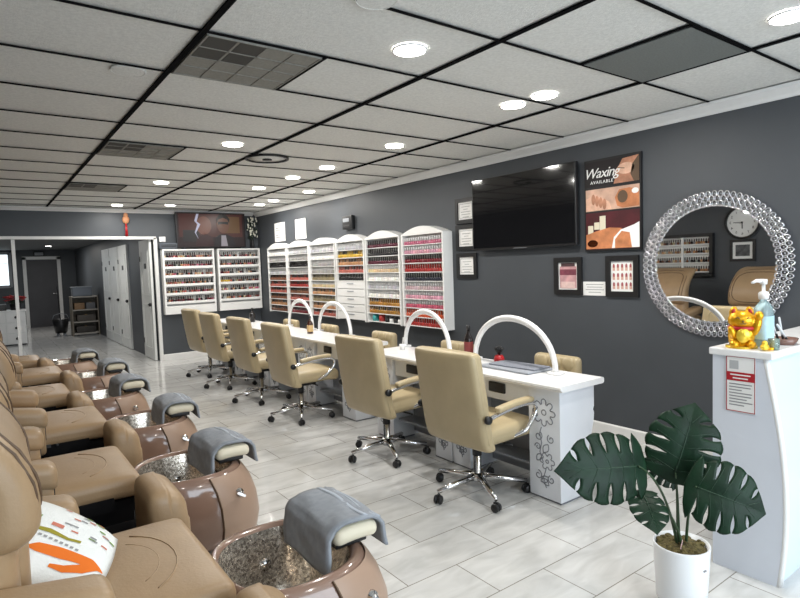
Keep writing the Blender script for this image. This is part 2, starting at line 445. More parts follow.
# ------------------------------------------------------------------ ceiling things
def downlight(x, y, label, lit=True, z=H, k=1.0):
    t = thing('recessed_downlight', label, 'ceiling light', (x, y, z), 0, 'recessed ceiling lights')
    obj('trim_ring', MB().lathe([(0.086, 0.006), (0.086, -0.002), (0.083, -0.004), (0.079, -0.002), (0.079, 0.006)], n=28, ring=True), M_white if lit else M_ceil, t)
    obj('lens', MB().lathe([(0.0, -0.0035), (0.078, -0.0025), (0.078, 0.004), (0, 0.004)], n=28, smooth=False), M_lens if lit else M_ceil, t)
    if lit:
        l = bpy.data.lights.new('downlight_lamp', 'AREA'); l.shape = 'DISK'; l.size = 0.13; l.energy = DOWNLIGHT_W*k; l.color = DOWNLIGHT_COL
        lo = bpy.data.objects.new('downlight_lamp', l); C.objects.link(lo); lo.parent = t; lo.location = (0, 0, -0.012)
    return t
DL = [
 (1.77, 2.27, 'round lit ceiling downlight above the aisle nearest the large square vent'),
 (2.98, 2.70, 'lit downlight paired with another, the one nearer the polish shelves'),
 (2.99, 2.44, 'lit downlight paired with another, the one nearer the dark grey ceiling panel'),
 (3.00, 1.06, 'lit downlight above the reception counter in the ceiling corner of the photo'),
 (3.03, 4.15, 'lit downlight over the gap between two manicure desks'),
 (1.77, 4.73, 'lit downlight beside the second ceiling vent'),
 (1.77, 7.10, 'lit downlight beside the third and smallest looking ceiling vent'),
 (2.98, 7.11, 'lit downlight in the middle row, farthest of that row over the desks'),
 (3.00, 6.14, 'lit downlight in the desk row, second from its far end'),
 (3.03, 5.38, 'lit downlight in the desk row beside the round ceiling ring'),
 (3.74, 7.18, 'lit downlight in front of the polish cabinets, nearest of three along the right wall'),
 (3.72, 8.33, 'lit downlight near the right wall, middle one of three'),
 (3.74, 8.92, 'lit downlight near the back right corner above the flowers'),
 (2.46, 9.40, 'lit downlight in front of the back television'),
 (1.74, 9.66, 'lit downlight against the back wall above the red hanging charm'),
]
for x, y, lb in DL: downlight(x, y, lb)
for x, y, lb in ((0.68, 3.26, 'unlit round ceiling fitting left of the large square vent'), (1.33, 1.91, 'unlit round ceiling fitting at the top edge of the photo')):
    downlight(x, y, lb, False)
for x, y, lb in ((1.75, -0.9, 'added unseen downlight near the front window'), (3.0, -0.9, 'added unseen downlight near the front window on the right'), (0.2, -0.2, 'added unseen downlight just behind the camera')):  # lamps added out of view to light the front of the room
    downlight(x, y, lb)
downlight(1.45, 17.5, 'lit downlight in the corridor ceiling before the dark door', True, 2.29, 1.8)
downlight(1.25, 12.2, 'added hidden downlight in the corridor ceiling, brightening the white doors', True, 2.29, 1.6)  # added lamp, hidden by the header, whitens the corridor doors

def vent(y0, label):
    t = thing('ceiling_vent', label, 'air vent', (1.158, y0+0.305, H), 0, 'square ceiling air vents')
    obj('backing', MB().box((0, 0, -0.002), (0.575, 0.585, 0.008)), M_vent, t)
    d = MB()
    for (i, j) in ((0, 0), (1, 0), (0, 1), (1, 1)): d.box((-0.21+0.145*i, -0.216+0.144*j, -0.0065), (0.128, 0.13, 0.003))
    obj('open_quarter', d, M_ventdark, t)
    f = MB()
    for k in range(5):
        f.box((-0.283+0.1415*k, 0, -0.007), (0.008, 0.585, 0.006)); f.box((0, -0.288+0.144*k, -0.007), (0.575, 0.008, 0.006))
    obj('louvre_frame', f, M_vent, t)
vent(2.557, 'large looking grey square ceiling vent nearest the camera')
vent(2.557+4*0.6096, 'grey square ceiling vent, second from the camera')
vent(2.557+8*0.6096-0.0, 'grey square ceiling vent farthest away near the back wall')
t = thing('return_air_panel', 'dark grey perforated square panel set in the white ceiling near the wall', 'ceiling panel', (2.985, 1.642, H))
obj('panel', MB().box((0, 0, -0.001), (0.57, 0.58, 0.012)), M_cperf, t)
for sy in (-1, 1): obj('rim', MB().box((0, sy*0.295, -0.003), (0.59, 0.012, 0.008)), M_grid, t)
t = thing('round_ceiling_diffuser', 'round ceiling ring with a black rim and a small dark centre', 'air vent', (2.26, 5.16, H))
obj('black_ring', MB().lathe([(0.205, 0.004), (0.205, -0.012), (0.182, -0.012), (0.182, 0.004)], n=36, ring=True), M_black, t)
obj('plate', MB().lathe([(0.182, -0.002), (0.06, -0.006), (0, -0.006)], n=36), M_ceil, t)
obj('hub', MB().lathe([(0.045, -0.008), (0.045, -0.018), (0, -0.018)], n=20), M_black, t)

# ------------------------------------------------------------------ nail polish
def bottle_mb(mb, x, y, z, s=1.0, mi=0, mc=1, n=8):
    mb.lathe([(0.0, 0), (0.0125*s, 0), (0.0135*s, 0.004*s), (0.0135*s, 0.028*s), (0.006*s, 0.036*s)], (x, y, z), n, mi=mi)
    mb.lathe([(0.0075*s, 0.034*s), (0.007*s, 0.07*s), (0, 0.071*s)], (x, y, z), n, mi=mc)
bm_ = MB(); bottle_mb(bm_, 0, 0, 0); BOT_B = bm_.mesh('nail_polish_bottle', [M_polish, M_cap])
bm_ = MB(); bottle_mb(bm_, 0, 0, 0); BOT_W = bm_.mesh('nail_polish_bottle', [M_polish, M_capw])
bm_ = MB(); bottle_mb(bm_, 0, 0, 0); BOT_S = bm_.mesh('nail_polish_bottle', [M_polish, M_polish])
mass = MB(); mass_col = []
def mass_bottle(x, y, z, col, cap, s=1.0):
    n0 = len(mass.f)
    mass.lathe([(0.0135*s, 0), (0.0135*s, 0.03*s), (0.007*s, 0.036*s), (0.007*s, 0.07*s)], (x, y, z), 6, mi=0)
    for i in range(n0, len(mass.f)):
        k = i-n0
        mass_col.append(cap if k >= 12 and k != 18 else col)
def jit(c, a=0.18):
    f = 1+random.uniform(-a, a); return tuple(max(0, min(1, v*f*(1+random.uniform(-0.06, 0.06)))) for v in c)

ROWNAMES = ['top', 'second', 'third', 'fourth', 'fifth', 'sixth', 'seventh', 'eighth', 'ninth', 'bottom']
def sg(*a): return srgb(*a)
PAL = {
 'pink': sg(178, 98, 122), 'palepink': sg(202, 150, 164), 'red': sg(158, 46, 42), 'darkred': sg(110, 22, 32), 'navy': sg(38, 40, 52), 'greypink': sg(188, 164, 168),
 'hotpink': sg(178, 82, 104), 'orange': sg(190, 84, 54), 'tan': sg(180, 134, 96), 'wine': sg(78, 22, 40), 'gold': sg(166, 120, 50), 'white': sg(226, 224, 220), 'grey': sg(150, 148, 146),
 'black': sg(26, 24, 26), 'yellow': sg(206, 170, 70), 'olive': sg(140, 128, 98), 'brown': sg(120, 78, 56), 'rose': sg(176, 96, 86), 'teal': sg(60, 150, 150), 'silver': sg(176, 176, 180), 'lilac': sg(160, 150, 190), 'sand': sg(196, 176, 140)}
WORD = {'pink': 'pink', 'palepink': 'pale pink', 'red': 'bright red', 'darkred': 'dark red', 'navy': 'near-black blue', 'greypink': 'greyish pink', 'hotpink': 'hot pink', 'orange': 'orange red', 'tan': 'tan', 'wine': 'dark wine', 'gold': 'gold brown', 'white': 'white', 'black': 'black', 'sand': 'sand coloured', 'silver': 'silver'}
# cabinets on the right wall, nearest first: (y0, y1, rows top to bottom)
CABS = [
 (4.73, 5.49, ['pink', 'palepink', 'darkred', 'red', 'navy', 'greypink', 'palepink', 'hotpink', 'orange', 'red'], 'nearest polish cabinet'),
 (5.54, 6.29, ['wine', 'black', 'wine', 'sand', 'white', 'silver', 'white', 'gold', 'gold', None], 'second nearest polish cabinet'),
 (6.33, 7.06, ['silver', 'yellow', 'tan', 'rose', 'black', None, None, None, None, None], 'third polish cabinet'),
 (7.10, 7.87, ['silver', 'white', 'grey', 'grey', 'olive', 'sand', 'tan', 'olive', 'tan', 'rose'], 'fourth polish cabinet'),
 (7.91, 8.66, ['silver', 'grey', 'black', 'grey', 'rose', 'red', 'brown', 'rose', 'darkred', 'darkred'], 'fifth polish cabinet'),
 (8.70, 9.45, ['white', 'grey', 'black', 'silver', 'brown', 'rose', 'rose', 'brown', 'tan', 'brown'], 'sixth polish cabinet'),
]
n_ind = 0
CABLAB = ['white arch-topped polish cabinet nearest the camera, filled with pink and red bottles',
 'white arch-topped polish cabinet second from the camera, with gold brown rows and coloured jars below',
 'white arch-topped polish cabinet whose lower half is plain white drawers',
 'white arch-topped polish cabinet with grey and sand bottles, right behind the white drawers one',
 'white arch-topped polish cabinet, second from the back corner',
 'white arch-topped polish cabinet closest to the back corner of the room']
for ci, (y0, y1, rows, word) in enumerate(CABS):
    xf = 4.06; zb, zt = 0.757, 1.837; ym = (y0+y1)/2
    t = thing('polish_cabinet', CABLAB[ci], 'display cabinet', (XR, ym, zb), 0, 'polish cabinets on the right wall')
    hw = (y1-y0)/2
    def L(x): return x-XR
    obj('back_panel', MB().box((L(4.194), 0, (zt-zb)/2), (0.010, y1-y0, zt-zb)), M_shelf, t)
    for sgn in (-1, 1):
        obj('side_panel', MB().box((L((xf+4.189)/2), sgn*(hw-0.009), (zt-zb)/2), (4.189-xf, 0.018, zt-zb)), M_shelf, t)
    arch = [(-hw, 0)] + [(-hw+2*hw*k/16, 0.012+0.085*math.sin(PI*k/16)) for k in range(17)] + [(hw, 0)]
    obj('arched_top', MB().prism([(a, b_+zt-zb) for a, b_ in arch], L(xf-0.002), L(4.198), 'x'), M_shelf, t)
    pitch = (zt-zb-0.03)/10
    for r in range(10):
        zs = zt - zb - 0.012 - pitch*(r+1) + 0.002
        blank = rows[r] is None and ci == 2
        if not blank:
            obj('shelf', MB().box((L((xf+4.189)/2), 0, zs), (4.187-xf, y1-y0-0.038, 0.008)), M_shelf, t)
    if ci == 2:
        for r in range(5):
            zc_ = zt-zb-0.012-pitch*(5+r+0.5)-0.003
            o = obj('drawer', MB().box((L(4.12), 0, zc_), (0.118, y1-y0-0.04, pitch-0.008)), M_white, t)
            obj('drawer_pull', MB().box((L(4.057), 0, zc_+0.02), (0.008, 0.16, 0.01)), M_greypanel, o)
    # bottles
    for r, cn in enumerate(rows):
        zs = zt - 0.012 - pitch*(r+1) + 0.0062
        if cn is None: continue
        nb = 17
        capw = cn in ('white', 'silver', 'palepink', 'greypink', 'grey', 'sand')
        for k in range(nb):
            y = y0+0.045 + (y1-y0-0.09)*k/(nb-1)
            x = xf+0.03
            c = jit(PAL[cn])
            if (ci == 0) or (ci == 1 and r < 8 and n_ind < 300):
                me = BOT_W if (capw or cn in ('pink', 'hotpink')) else (BOT_S if cn in ('red', 'orange', 'gold') else BOT_B)
                o = bpy.data.objects.new('nail_polish_bottle', me); C.objects.link(o)
                o.location = (x, y, zs); o.color = (*c, 1); o.scale = (1.22, 1.22, 1.25); n_ind += 1
                tag(o, '%s nail polish bottle on the %s shelf of the %s' % (WORD[cn], ROWNAMES[r], word), 'nail polish', 'bottles on the %s shelf of the %s' % (ROWNAMES[r], word))
            else:
                mass_bottle(x, y, zs, c, (0.55, 0.55, 0.55) if capw else (tuple(v*0.6 for v in c) if random.random() < .5 else (0.03, 0.03, 0.03)), 1.25)
            # a second bottle behind, in the deep middle shelves
        if ci in (0, 1, 3, 4, 5) and False: pass
# jars at the bottom of the second cabinet
zs = 0.77 + 0.012 + 0.012
jl = [('teal', 'teal tub of nail powder at the bottom of the second polish cabinet', 6.17, 0.045, 0.085), ('red', 'red tub of nail powder at the bottom of the second polish cabinet', 6.02, 0.045, 0.085)]
CABBOT = 1.837-0.012-((1.837-0.757-0.03)/10)*10+0.0062
for cn, lb, y, r, h in jl:
    o = obj('powder_tub', MB().lathe([(0, 0), (r, 0), (r, h*0.75), (r*0.9, h*0.78), (r*0.9, h), (0, h)], n=16), mat('tub_'+cn, PAL[cn], 0.3), loc=(4.115, y, CABBOT)); tag(o, lb, 'tub')
for k, y in enumerate((5.89, 5.80, 5.71, 5.62)):
    t = thing('cream_jar', 'small black and white jar at the bottom of the second polish cabinet', 'jar', (4.11, y, CABBOT), 0, 'black and white jars in the second polish cabinet')
    obj('jar_body', MB().lathe([(0, 0), (0.034, 0), (0.034, 0.05), (0, 0.05)], n=14), M_white if k % 2 else M_black, t)
    obj('lid', MB().lathe([(0.036, 0.05), (0.036, 0.072), (0, 0.072)], n=14), M_black, t)

# two racks on the back wall
for ri, (x0, x1, lab) in enumerate(((2.46, 3.33, 'white wall rack of small bottles beside the opening, left of the two back wall racks'), (3.39, 4.18, 'white wall rack of small bottles in the back right corner'))):
    zb, zt = 0.785, 1.865
    t = thing('polish_rack', lab, 'display rack', ((x0+x1)/2, YB, zb), 0, 'polish racks on the back wall')
    hw = (x1-x0)/2; dep = 0.12
    obj('back_panel', MB().box((0, -0.008, (zt-zb)/2), (x1-x0, 0.012, zt-zb)), M_shelf, t)
    for sgn in (-1, 1): obj('side_panel', MB().box((sgn*(hw-0.015), -dep/2-0.014, (zt-zb)/2), (0.03, dep-0.002, zt-zb)), M_shelf, t)
    obj('top_panel', MB().box((0, -dep/2-0.014, zt-zb+0.012), (x1-x0, dep, 0.024)), M_shelf, t)
    obj('bottom_panel', MB().box((0, -dep/2-0.014, 0.07), (x1-x0-0.06, dep, 0.14)), M_shelf, t)
    for r in range(6):
        zr = zt-zb-0.06-0.15*(r+0.55)
        obj('shelf', MB().box((0, -dep/2-0.016, zr), (x1-x0-0.062, dep-0.006, 0.024)), M_shelf, t)
        lip = obj('shelf_lip', MB().box((0, -dep-0.012, zr+0.006), (x1-x0-0.062, 0.008, 0.042)), M_shelf, t)
        nb = int((x1-x0-0.1)/0.036)
        for k in range(nb):
            if random.random() < 0.06: continue
            cn = random.choice(['black', 'wine', 'brown', 'rose', 'grey', 'tan', 'darkred', 'sand', 'black', 'pink'])
            if ri == 1 and r == 3 and k < 5: cn = 'yellow'
            mass_bottle(x0+0.05+(x1-x0-0.1)*k/(nb-1), YB-0.075, zb+zr+0.0125, jit(PAL[cn]), random.choice([(0.02, 0.02, 0.02), (0.03, 0.02, 0.02), (0.3, 0.3, 0.3)]), 1.4)
# rack with a dark frame on the left wall, seen in the round mirror
t = thing('framed_polish_rack', 'dark framed polish rack on the left wall, seen in the round mirror', 'display rack', (XL, 4.78, 1.18))
obj('frame', MB().box((0.04, 0, 0.63), (0.08, 1.0, 0.05)).box((0.04, 0, 0.0), (0.08, 1.0, 0.05)).box((0.04, -0.475, 0.315), (0.08, 0.05, 0.6)).box((0.04, 0.475, 0.315), (0.08, 0.05, 0.6)), M_black, t)
obj('back_panel', MB().box((0.008, 0, 0.315), (0.01, 0.9, 0.58)), M_shelf, t)
obj('divider', MB().box((0.04, -0.02, 0.315), (0.06, 0.03, 0.58)), M_shelf, t)
for r in range(4):
    obj('shelf', MB().box((0.043, 0, 0.05+0.145*r), (0.058, 0.9, 0.016)), M_shelf, t)
    for k in range(24):
        mass_bottle(XL+0.045, 4.78-0.43+0.86*k/23, 1.18+0.0585+0.145*r, jit(PAL[random.choice(['grey', 'tan', 'brown', 'black', 'sand'])]), (0.05, 0.05, 0.05), 1.2)
me = mass.mesh('nail_polish_bottles', [M_polish_mass])
ca = me.color_attributes.new('tint', 'FLOAT_COLOR', 'CORNER')
assert len(me.polygons) == len(mass_col)
for p in me.polygons:
    for li in p.loop_indices: ca.data[li].color = (*mass_col[p.index], 1)
o = bpy.data.objects.new('nail_polish_bottles', me); C.objects.link(o)
tag(o, 'many small nail polish bottles on the farther racks and cabinets', 'nail polish', kind='stuff')

# ------------------------------------------------------------------ things on the right wall
def frame_on_wall(name, label, cat, y0, y1, z0, z1, fw, group=None, x=XR, dep=0.022, art=M_paper):
    t = thing(name, label, cat, (x, (y0+y1)/2, (z0+z1)/2), 0, group)
    a, c = (y1-y0)/2, (z1-z0)/2
    f = MB()
    f.box((-dep/2-.001, 0, c-fw/2), (dep, 2*a, fw)).box((-dep/2-.001, 0, -c+fw/2), (dep, 2*a, fw))
    f.box((-dep/2-.001, a-fw/2, 0), (dep, fw, 2*c-2*fw)).box((-dep/2-.001, -a+fw/2, 0), (dep, fw, 2*c-2*fw))
    obj('frame', f, M_black, t)
    obj('print', MB().box((-0.006, 0, 0), (0.006, 2*a-2*fw, 2*c-2*fw)), art, t)
    return t, a-fw, c-fw
for k, (z0, z1, lb) in enumerate(((1.915, 2.185, 'black framed certificate left of the black television, topmost of three'), (1.63, 1.90, 'black framed certificate left of the black television, middle of three'), (1.33, 1.60, 'black framed certificate left of the black television, lowest of three'))):
    t, a, c = frame_on_wall('framed_certificate', lb, 'framed certificate', 4.34, 4.65, z0, z1, 0.042, 'framed certificates by the television')
    obj('inner_line', MB().box((-0.0098, 0, c-0.02), (0.001, 2*a-0.03, 0.004)).box((-0.0098, 0, -c+0.02), (0.001, 2*a-0.03, 0.004)).box((-0.0098, a-0.015, 0), (0.001, 0.004, 2*c-0.04)).box((-0.0098, -a+0.015, 0), (0.001, 0.004, 2*c-0.04)), M_print, t)
    ln = MB()
    for q in range(5): ln.box((-0.0098, 0, c-0.05-q*0.027), (0.001, (0.13, 0.07, 0.15, 0.14, 0.09)[q], 0.005))
    obj('text_lines', ln, M_print, t)

# big black television on an arm bracket
t = thing('wall_television', 'large switched-off black television on the dark right wall', 'television', (XR, 3.68, 1.975))
obj('bracket', MB().box((-0.02, 0, 0), (0.038, 0.4, 0.35)), M_black, t)
obj('case', MB().rbox((-0.062, 0, 0), (0.045, 1.27, 0.715), 0.008, 2), M_black, t)
obj('screen', MB().box((-0.086, 0, 0.006), (0.003, 1.245, 0.685)), M_screen, t)
obj('stand_light', MB().box((-0.083, 0, -0.352), (0.006, 0.16, 0.004)), M_greypanel, t)

# waxing poster
t = thing('waxing_poster', 'tall black bordered waxing poster with three photographs', 'poster', (XR, 2.742, 1.938))
obj('board', MB().box((-0.012, 0, 0), (0.022, 0.515, 0.762)), M_black, t)
def pp(name, y0, y1, z0, z1, m_, x=-0.0242):
    obj(name, MB().box((x, (y0+y1)/2, (z0+z1)/2), (0.002, abs(y1-y0), z1-z0)), m_, t)
def blob(name, poly, m_, x, par):
    obj(name, MB().prism(poly, x, x+0.0012, 'x'), m_, par)
def circ(cy, cz, ry, rz, n=20, a0=0): return [(cy+ry*math.cos(2*PI*k/n+a0), cz+rz*math.sin(2*PI*k/n+a0)) for k in range(n)]
skin1 = mat('poster_skin', srgb(176, 124, 98), 0.6, noise=0.35, nscale=14); skin2 = mat('poster_orange', srgb(190, 122, 80), 0.6, noise=0.3, nscale=12)
skinl = mat('poster_light_skin', srgb(214, 172, 148), 0.6, noise=0.2, nscale=18)
pp('print', 0.245, -0.245, 0.155, 0.362, mat('poster_black', srgb(22, 16, 18), 0.5))
pp('print', 0.245, -0.245, -0.045, 0.135, mat('poster_pale', srgb(196, 160, 140), 0.5, noise=0.25, nscale=9))
pp('print', 0.245, -0.245, -0.365, -0.06, mat('poster_wine', srgb(70, 18, 26), 0.5, noise=0.3, nscale=8))
# top picture: a face lying in profile, right half
blob('picture', [(-0.02, 0.16), (-0.04, 0.22), (-0.03, 0.26), (-0.07, 0.30), (-0.10, 0.35), (-0.243, 0.36), (-0.243, 0.16)], skin1, -0.0262, t)
blob('picture', circ(-0.13, 0.27, 0.075, 0.045), skinl, -0.0274, t)
blob('picture', [(-0.06, 0.285), (-0.12, 0.275), (-0.12, 0.268), (-0.06, 0.278)], M_pipe, -0.0286, t)
blob('picture', [(-0.20, 0.16), (-0.17, 0.22), (-0.19, 0.30), (-0.243, 0.36), (-0.243, 0.16)], M_pipe, -0.0274, t)
# middle picture: hands and a bowl of fruit
blob('picture', [(0.24, -0.04), (0.24, 0.06), (0.16, 0.09), (0.08, 0.05), (0.02, 0.02), (0.0, -0.04)], skinl, -0.0262, t)
for k in range(4): blob('picture', circ(0.17-0.035*k, 0.05-0.015*k, 0.018, 0.045, a0=0.2), skin1, -0.0274, t)
blob('picture', [(-0.05, -0.02), (-0.03, 0.05), (-0.07, 0.11), (-0.16, 0.115), (-0.243, 0.09), (-0.243, -0.035), (-0.1, -0.04)], skin2, -0.0262, t)
blob('picture', circ(-0.10, 0.05, 0.045, 0.05), M_pipe, -0.0274, t)
blob('picture', circ(-0.21, 0.085, 0.03, 0.022), M_paper, -0.0274, t)
# bottom picture: candles, lying back and towel
for (cy, w_, z0, z1) in ((0.20, 0.05, -0.235, -0.165), (0.14, 0.05, -0.20, -0.14), (0.085, 0.055, -0.21, -0.09)):
    blob('picture', [(cy-w_/2, z0), (cy-w_/2, z1), (cy+w_/2, z1), (cy+w_/2, z0)], M_pad, -0.0262, t)
blob('picture', [(0.244, -0.36), (0.244, -0.24), (0.15, -0.215), (0.02, -0.19), (-0.08, -0.20), (-0.15, -0.24), (-0.15, -0.36)], skin2, -0.0268, t)
blob('picture', [(0.0, -0.36), (-0.02, -0.27), (-0.08, -0.215), (-0.20, -0.18), (-0.244, -0.16), (-0.244, -0.36)], M_paper, -0.0280, t)
blob('picture', [(-0.03, -0.36), (-0.03, -0.29), (-0.09, -0.225), (-0.16, -0.24), (-0.18, -0.36)], skin2, -0.0292, t)
blob('picture', circ(0.18, -0.315, 0.05, 0.03), M_amber, -0.0292, t)
letter('lettering', 'Waxing', 0.115, M_paper, t, (-0.027, 0.095, 0.262), RW, shear=0.35, depth=0.0012, spacing=0.9)
letter('lettering', 'AVAILABLE', 0.036, M_paper, t, (-0.027, 0.09, 0.19), RW, depth=0.0012, spacing=1.25)

# two framed nail charts and a white card
t, a, c = frame_on_wall('framed_nail_poster', 'black framed pink nail leaflet under the television, left of the white card', 'framed poster', 3.045, 3.34, 1.185, 1.515, 0.045)
obj('picture', MB().box((-0.010, 0, -0.01), (0.002, 2*a-0.03, 2*c-0.05)), mat('leaflet_pink', srgb(196, 150, 152), 0.6, noise=0.25, nscale=14), t)
obj('picture', MB().box((-0.0115, 0, 0.035), (0.002, 2*a-0.03, 0.05)), mat('leaflet_plum', srgb(120, 60, 74), 0.6, noise=0.3, nscale=30), t)
obj('picture', MB().box((-0.0115, 0, 0.10), (0.002, 2*a-0.06, 0.03)), mat('leaflet_dark', srgb(70, 50, 52), 0.6), t)
obj('picture', MB().box((-0.0115, 0, -0.08), (0.002, 2*a-0.06, 0.06)), mat('leaflet_pale', srgb(220, 190, 184), 0.6, noise=0.1, nscale=30), t)
t, a, c = frame_on_wall('framed_nail_chart', 'black framed chart of nail shapes between the white card and the round mirror', 'framed poster', 2.515, 2.81, 1.178, 1.515, 0.045)
nm_, nd_ = mat('chart_nail', srgb(150, 70, 80), 0.5), mat('chart_finger', srgb(206, 166, 150), 0.6)
for r in range(3):
    for k in range(5):
        y = -0.075+0.0375*k; z = 0.075-0.075*r
        blob('fingertip', [(y-0.011, z-0.03), (y-0.011, z+0.012), (y-0.006, z+0.024), (y+0.006, z+0.024), (y+0.011, z+0.012), (y+0.011, z-0.03)], nd_, -0.0105, t)
        blob('nail', [(y-0.007, z-0.004), (y-0.007, z+0.018), (y, z+0.030), (y+0.007, z+0.018), (y+0.007, z-0.004)], nm_, -0.0117, t)
t = thing('white_card', 'white card pinned between two black frames under the waxing poster', 'card', (XR, 2.925, 1.242))
obj('card', MB().box((-0.003, 0, 0), (0.004, 0.23, 0.118)), M_paper, t)
ln = MB()
for q in range(4): ln.box((-0.0055, 0, 0.035-q*0.022), (0.001, (0.17, 0.15, 0.18, 0.12)[q], 0.005))
obj('text_lines', ln, M_print, t)

# round mirror with a frame of crystal loops
t = thing('round_mirror', 'large round wall mirror framed with rows of silver crystal loops', 'mirror', (XR, 1.955, 1.43))
t.scale = (1, 0.985, 0.985)
obj('backing', MB().lathe([(0, -0.002), (0.50, -0.002), (0.50, -0.010), (0.0, -0.010)], n=72, axis='x'), M_black, t)
obj('mirror_glass', MB().lathe([(0.425, -0.014), (0.425, -0.022), (0.415, -0.0235), (0, -0.0235)], n=72, axis='x', smooth=False), M_mirror, t)
jw = MB()
for (rad, n_, sz) in ((0.435, 66, 0.020), (0.470, 70, 0.021), (0.503, 74, 0.021)):
    for k in range(n_):
        a = 2*PI*(k+0.5*(rad > 0.45 and rad < 0.49))/n_
        cy, cz = rad*math.cos(a), rad*math.sin(a)
        rv = Vector((0, math.cos(a), math.sin(a))); tv = Vector((0, -math.sin(a), math.cos(a)))
        pts = [Vector((-0.024, cy, cz)) + rv*sz*1.05*math.cos(2*PI*q/10) + tv*sz*0.8*math.sin(2*PI*q/10) for q in range(10)]
        jw.tube(pts, 0.0045, 5, True)
for (rad, n_, sz) in ((0.435, 66, 0.02), (0.470, 70, 0.02), (0.503, 74, 0.02)):
    for k in range(n_):
        a = 2*PI*(k+0.5*(rad > 0.45 and rad < 0.49))/n_
        jw.ell((-0.02, rad*math.cos(a), rad*math.sin(a)), (0.006, 0.006, 0.006), n=6, m_=4, mi=1)
obj('crystal_frame', jw, [M_jewel, mat('crystal_clear', (0.85, 0.87, 0.9), 0.08, 0.6)], t)

# small things high on the right wall
t = thing('thermostat_box', 'small black box high on the wall above the polish cabinets', 'thermostat', (XR, 6.86, 2.11))
obj('case', MB().rbox((-0.03, 0, 0), (0.056, 0.26, 0.19), 0.012, 2), M_black, t)
obj('display', MB().box((-0.0595, 0.02, 0.035), (0.003, 0.16, 0.05)), M_greypanel, t)
obj('button_row', MB().box((-0.0595, 0.02, -0.04), (0.003, 0.18, 0.02)), mat('dark_grey', (0.05, 0.05, 0.052), 0.4), t)
for (y0, y1, lb) in ((8.98, 9.39, 'white notice sheet high on the right wall, the one nearer the back corner'), (8.20, 8.57, 'white notice sheet high on the right wall, the one nearer the camera')):
    t = thing('notice_sheet', lb, 'notice', (XR, (y0+y1)/2, 2.13), 0, 'notice sheets above the polish cabinets')
    obj('sheet', MB().box((-0.006, 0, 0), (0.010, y1-y0, 0.32)), M_paper, t)
    ln = MB()
    for q in range(6): ln.box((-0.0116, 0, 0.11-q*0.04), (0.001, (y1-y0)*(0.5 if q % 3 == 0 else 0.7), 0.012))
    obj('text_lines', ln, M_print, t)

# ------------------------------------------------------------------ things on the back wall
t = thing('back_television', 'lit television with two faces on the back wall above the bottle racks', 'television', (3.315, YB, 2.215))
obj('bracket', MB().box((0, -0.04, -0.05), (0.4, 0.078, 0.3)), M_black, t)
obj('case', MB().rbox((0, -0.105, 0.0), (1.22, 0.045, 0.606), 0.008, 2), M_black, t)
def scr(name, poly, col, y, e=0.35):
    obj(name, MB().prism(poly, y, y-0.0012, 'y'), mat('screen_'+name+str(len(bpy.data.materials)), tuple(0.25*c for c in srgb(*col)), 0.3, emit=srgb(*col), estr=e), t)
def bx2(x0, x1, z0, z1): return [(x0, z0), (x1, z0), (x1, z1), (x0, z1)]
scr('screen', bx2(-0.59, 0.59, -0.29, 0.29), (44, 24, 26), -0.1285)
scr('screen_scene', bx2(-0.56, 0.55, -0.12, 0.28), (86, 42, 36), -0.1300)
scr('screen_scene', bx2(0.22, 0.50, -0.05, 0.24), (120, 88, 56), -0.1315)
scr('screen_scene', bx2(-0.50, -0.22, -0.2, 0.0), (40, 38, 40), -0.1315)
scr('screen_face', circ(-0.14, 0.08, 0.13, 0.16), (132, 82, 66), -0.1330)
scr('screen_face', [(-0.30, -0.28), (-0.26, -0.12), (-0.12, -0.06), (0.0, -0.12), (0.02, -0.28)], (60, 26, 30), -0.1330)
scr('screen_light', [(-0.26, 0.28), (-0.22, 0.28), (-0.26, 0.15), (-0.2, 0.1), (-0.28, -0.05), (-0.24, -0.16), (-0.30, -0.04), (-0.25, 0.1), (-0.30, 0.16)], (190, 190, 214), -0.1345, 0.6)
scr('screen_face', circ(0.20, 0.11, 0.115, 0.16), (124, 84, 66), -0.1345)
scr('screen_hair', [(0.09, 0.12), (0.08, 0.2), (0.14, 0.28), (0.26, 0.28), (0.32, 0.2), (0.31, 0.12), (0.28, 0.19), (0.2, 0.22), (0.12, 0.19)], (24, 18, 18), -0.1360)
scr('screen_face', [(0.02, -0.28), (0.06, -0.12), (0.14, -0.07), (0.26, -0.07), (0.36, -0.12), (0.42, -0.28)], (34, 28, 34), -0.1360)
scr('screen_shirt', [(0.15, -0.28), (0.16, -0.09), (0.24, -0.09), (0.27, -0.28)], (176, 170, 178), -0.1375)
scr('screen_shades', [(0.11, 0.10), (0.11, 0.15), (0.29, 0.15), (0.29, 0.10), (0.22, 0.11), (0.18, 0.11)], (18, 16, 20), -0.1375)
# things along the top of the racks
t = thing('black_speaker_bar', 'long black speaker bar on the racks under the back television', 'speaker', (3.36, 10.162, 1.8965))
obj('body', MB().rbox((0, 0, -0.0065+0.03), (1.0, 0.06, 0.045), 0.012, 3), M_black, t)
obj('end_cap', MB().box((-0.505, 0, 0.0235), (0.01, 0.058, 0.042)).box((0.505, 0, 0.0235), (0.01, 0.058, 0.042)), M_greypanel, t)
t = thing('router_box', 'dark grey box on the rack top beside the opening', 'box', (2.57, 10.12, 1.8895))
obj('case', MB().rbox((0, 0, 0.055), (0.28, 0.12, 0.108), 0.01, 2), flat('box_slate', 74, 80, 88), t)
obj('vent_slot', MB().box((0, -0.061, 0.07), (0.24, 0.003, 0.012)).box((0, -0.061, 0.045), (0.24, 0.003, 0.012)), M_black, t)
t = thing('wall_sensor', 'small white box on the back wall above the opening corner', 'sensor', (2.50, YB, 2.06))
obj('case', MB().rbox((0, -0.022, 0), (0.10, 0.042, 0.09), 0.01, 2), M_white, t)
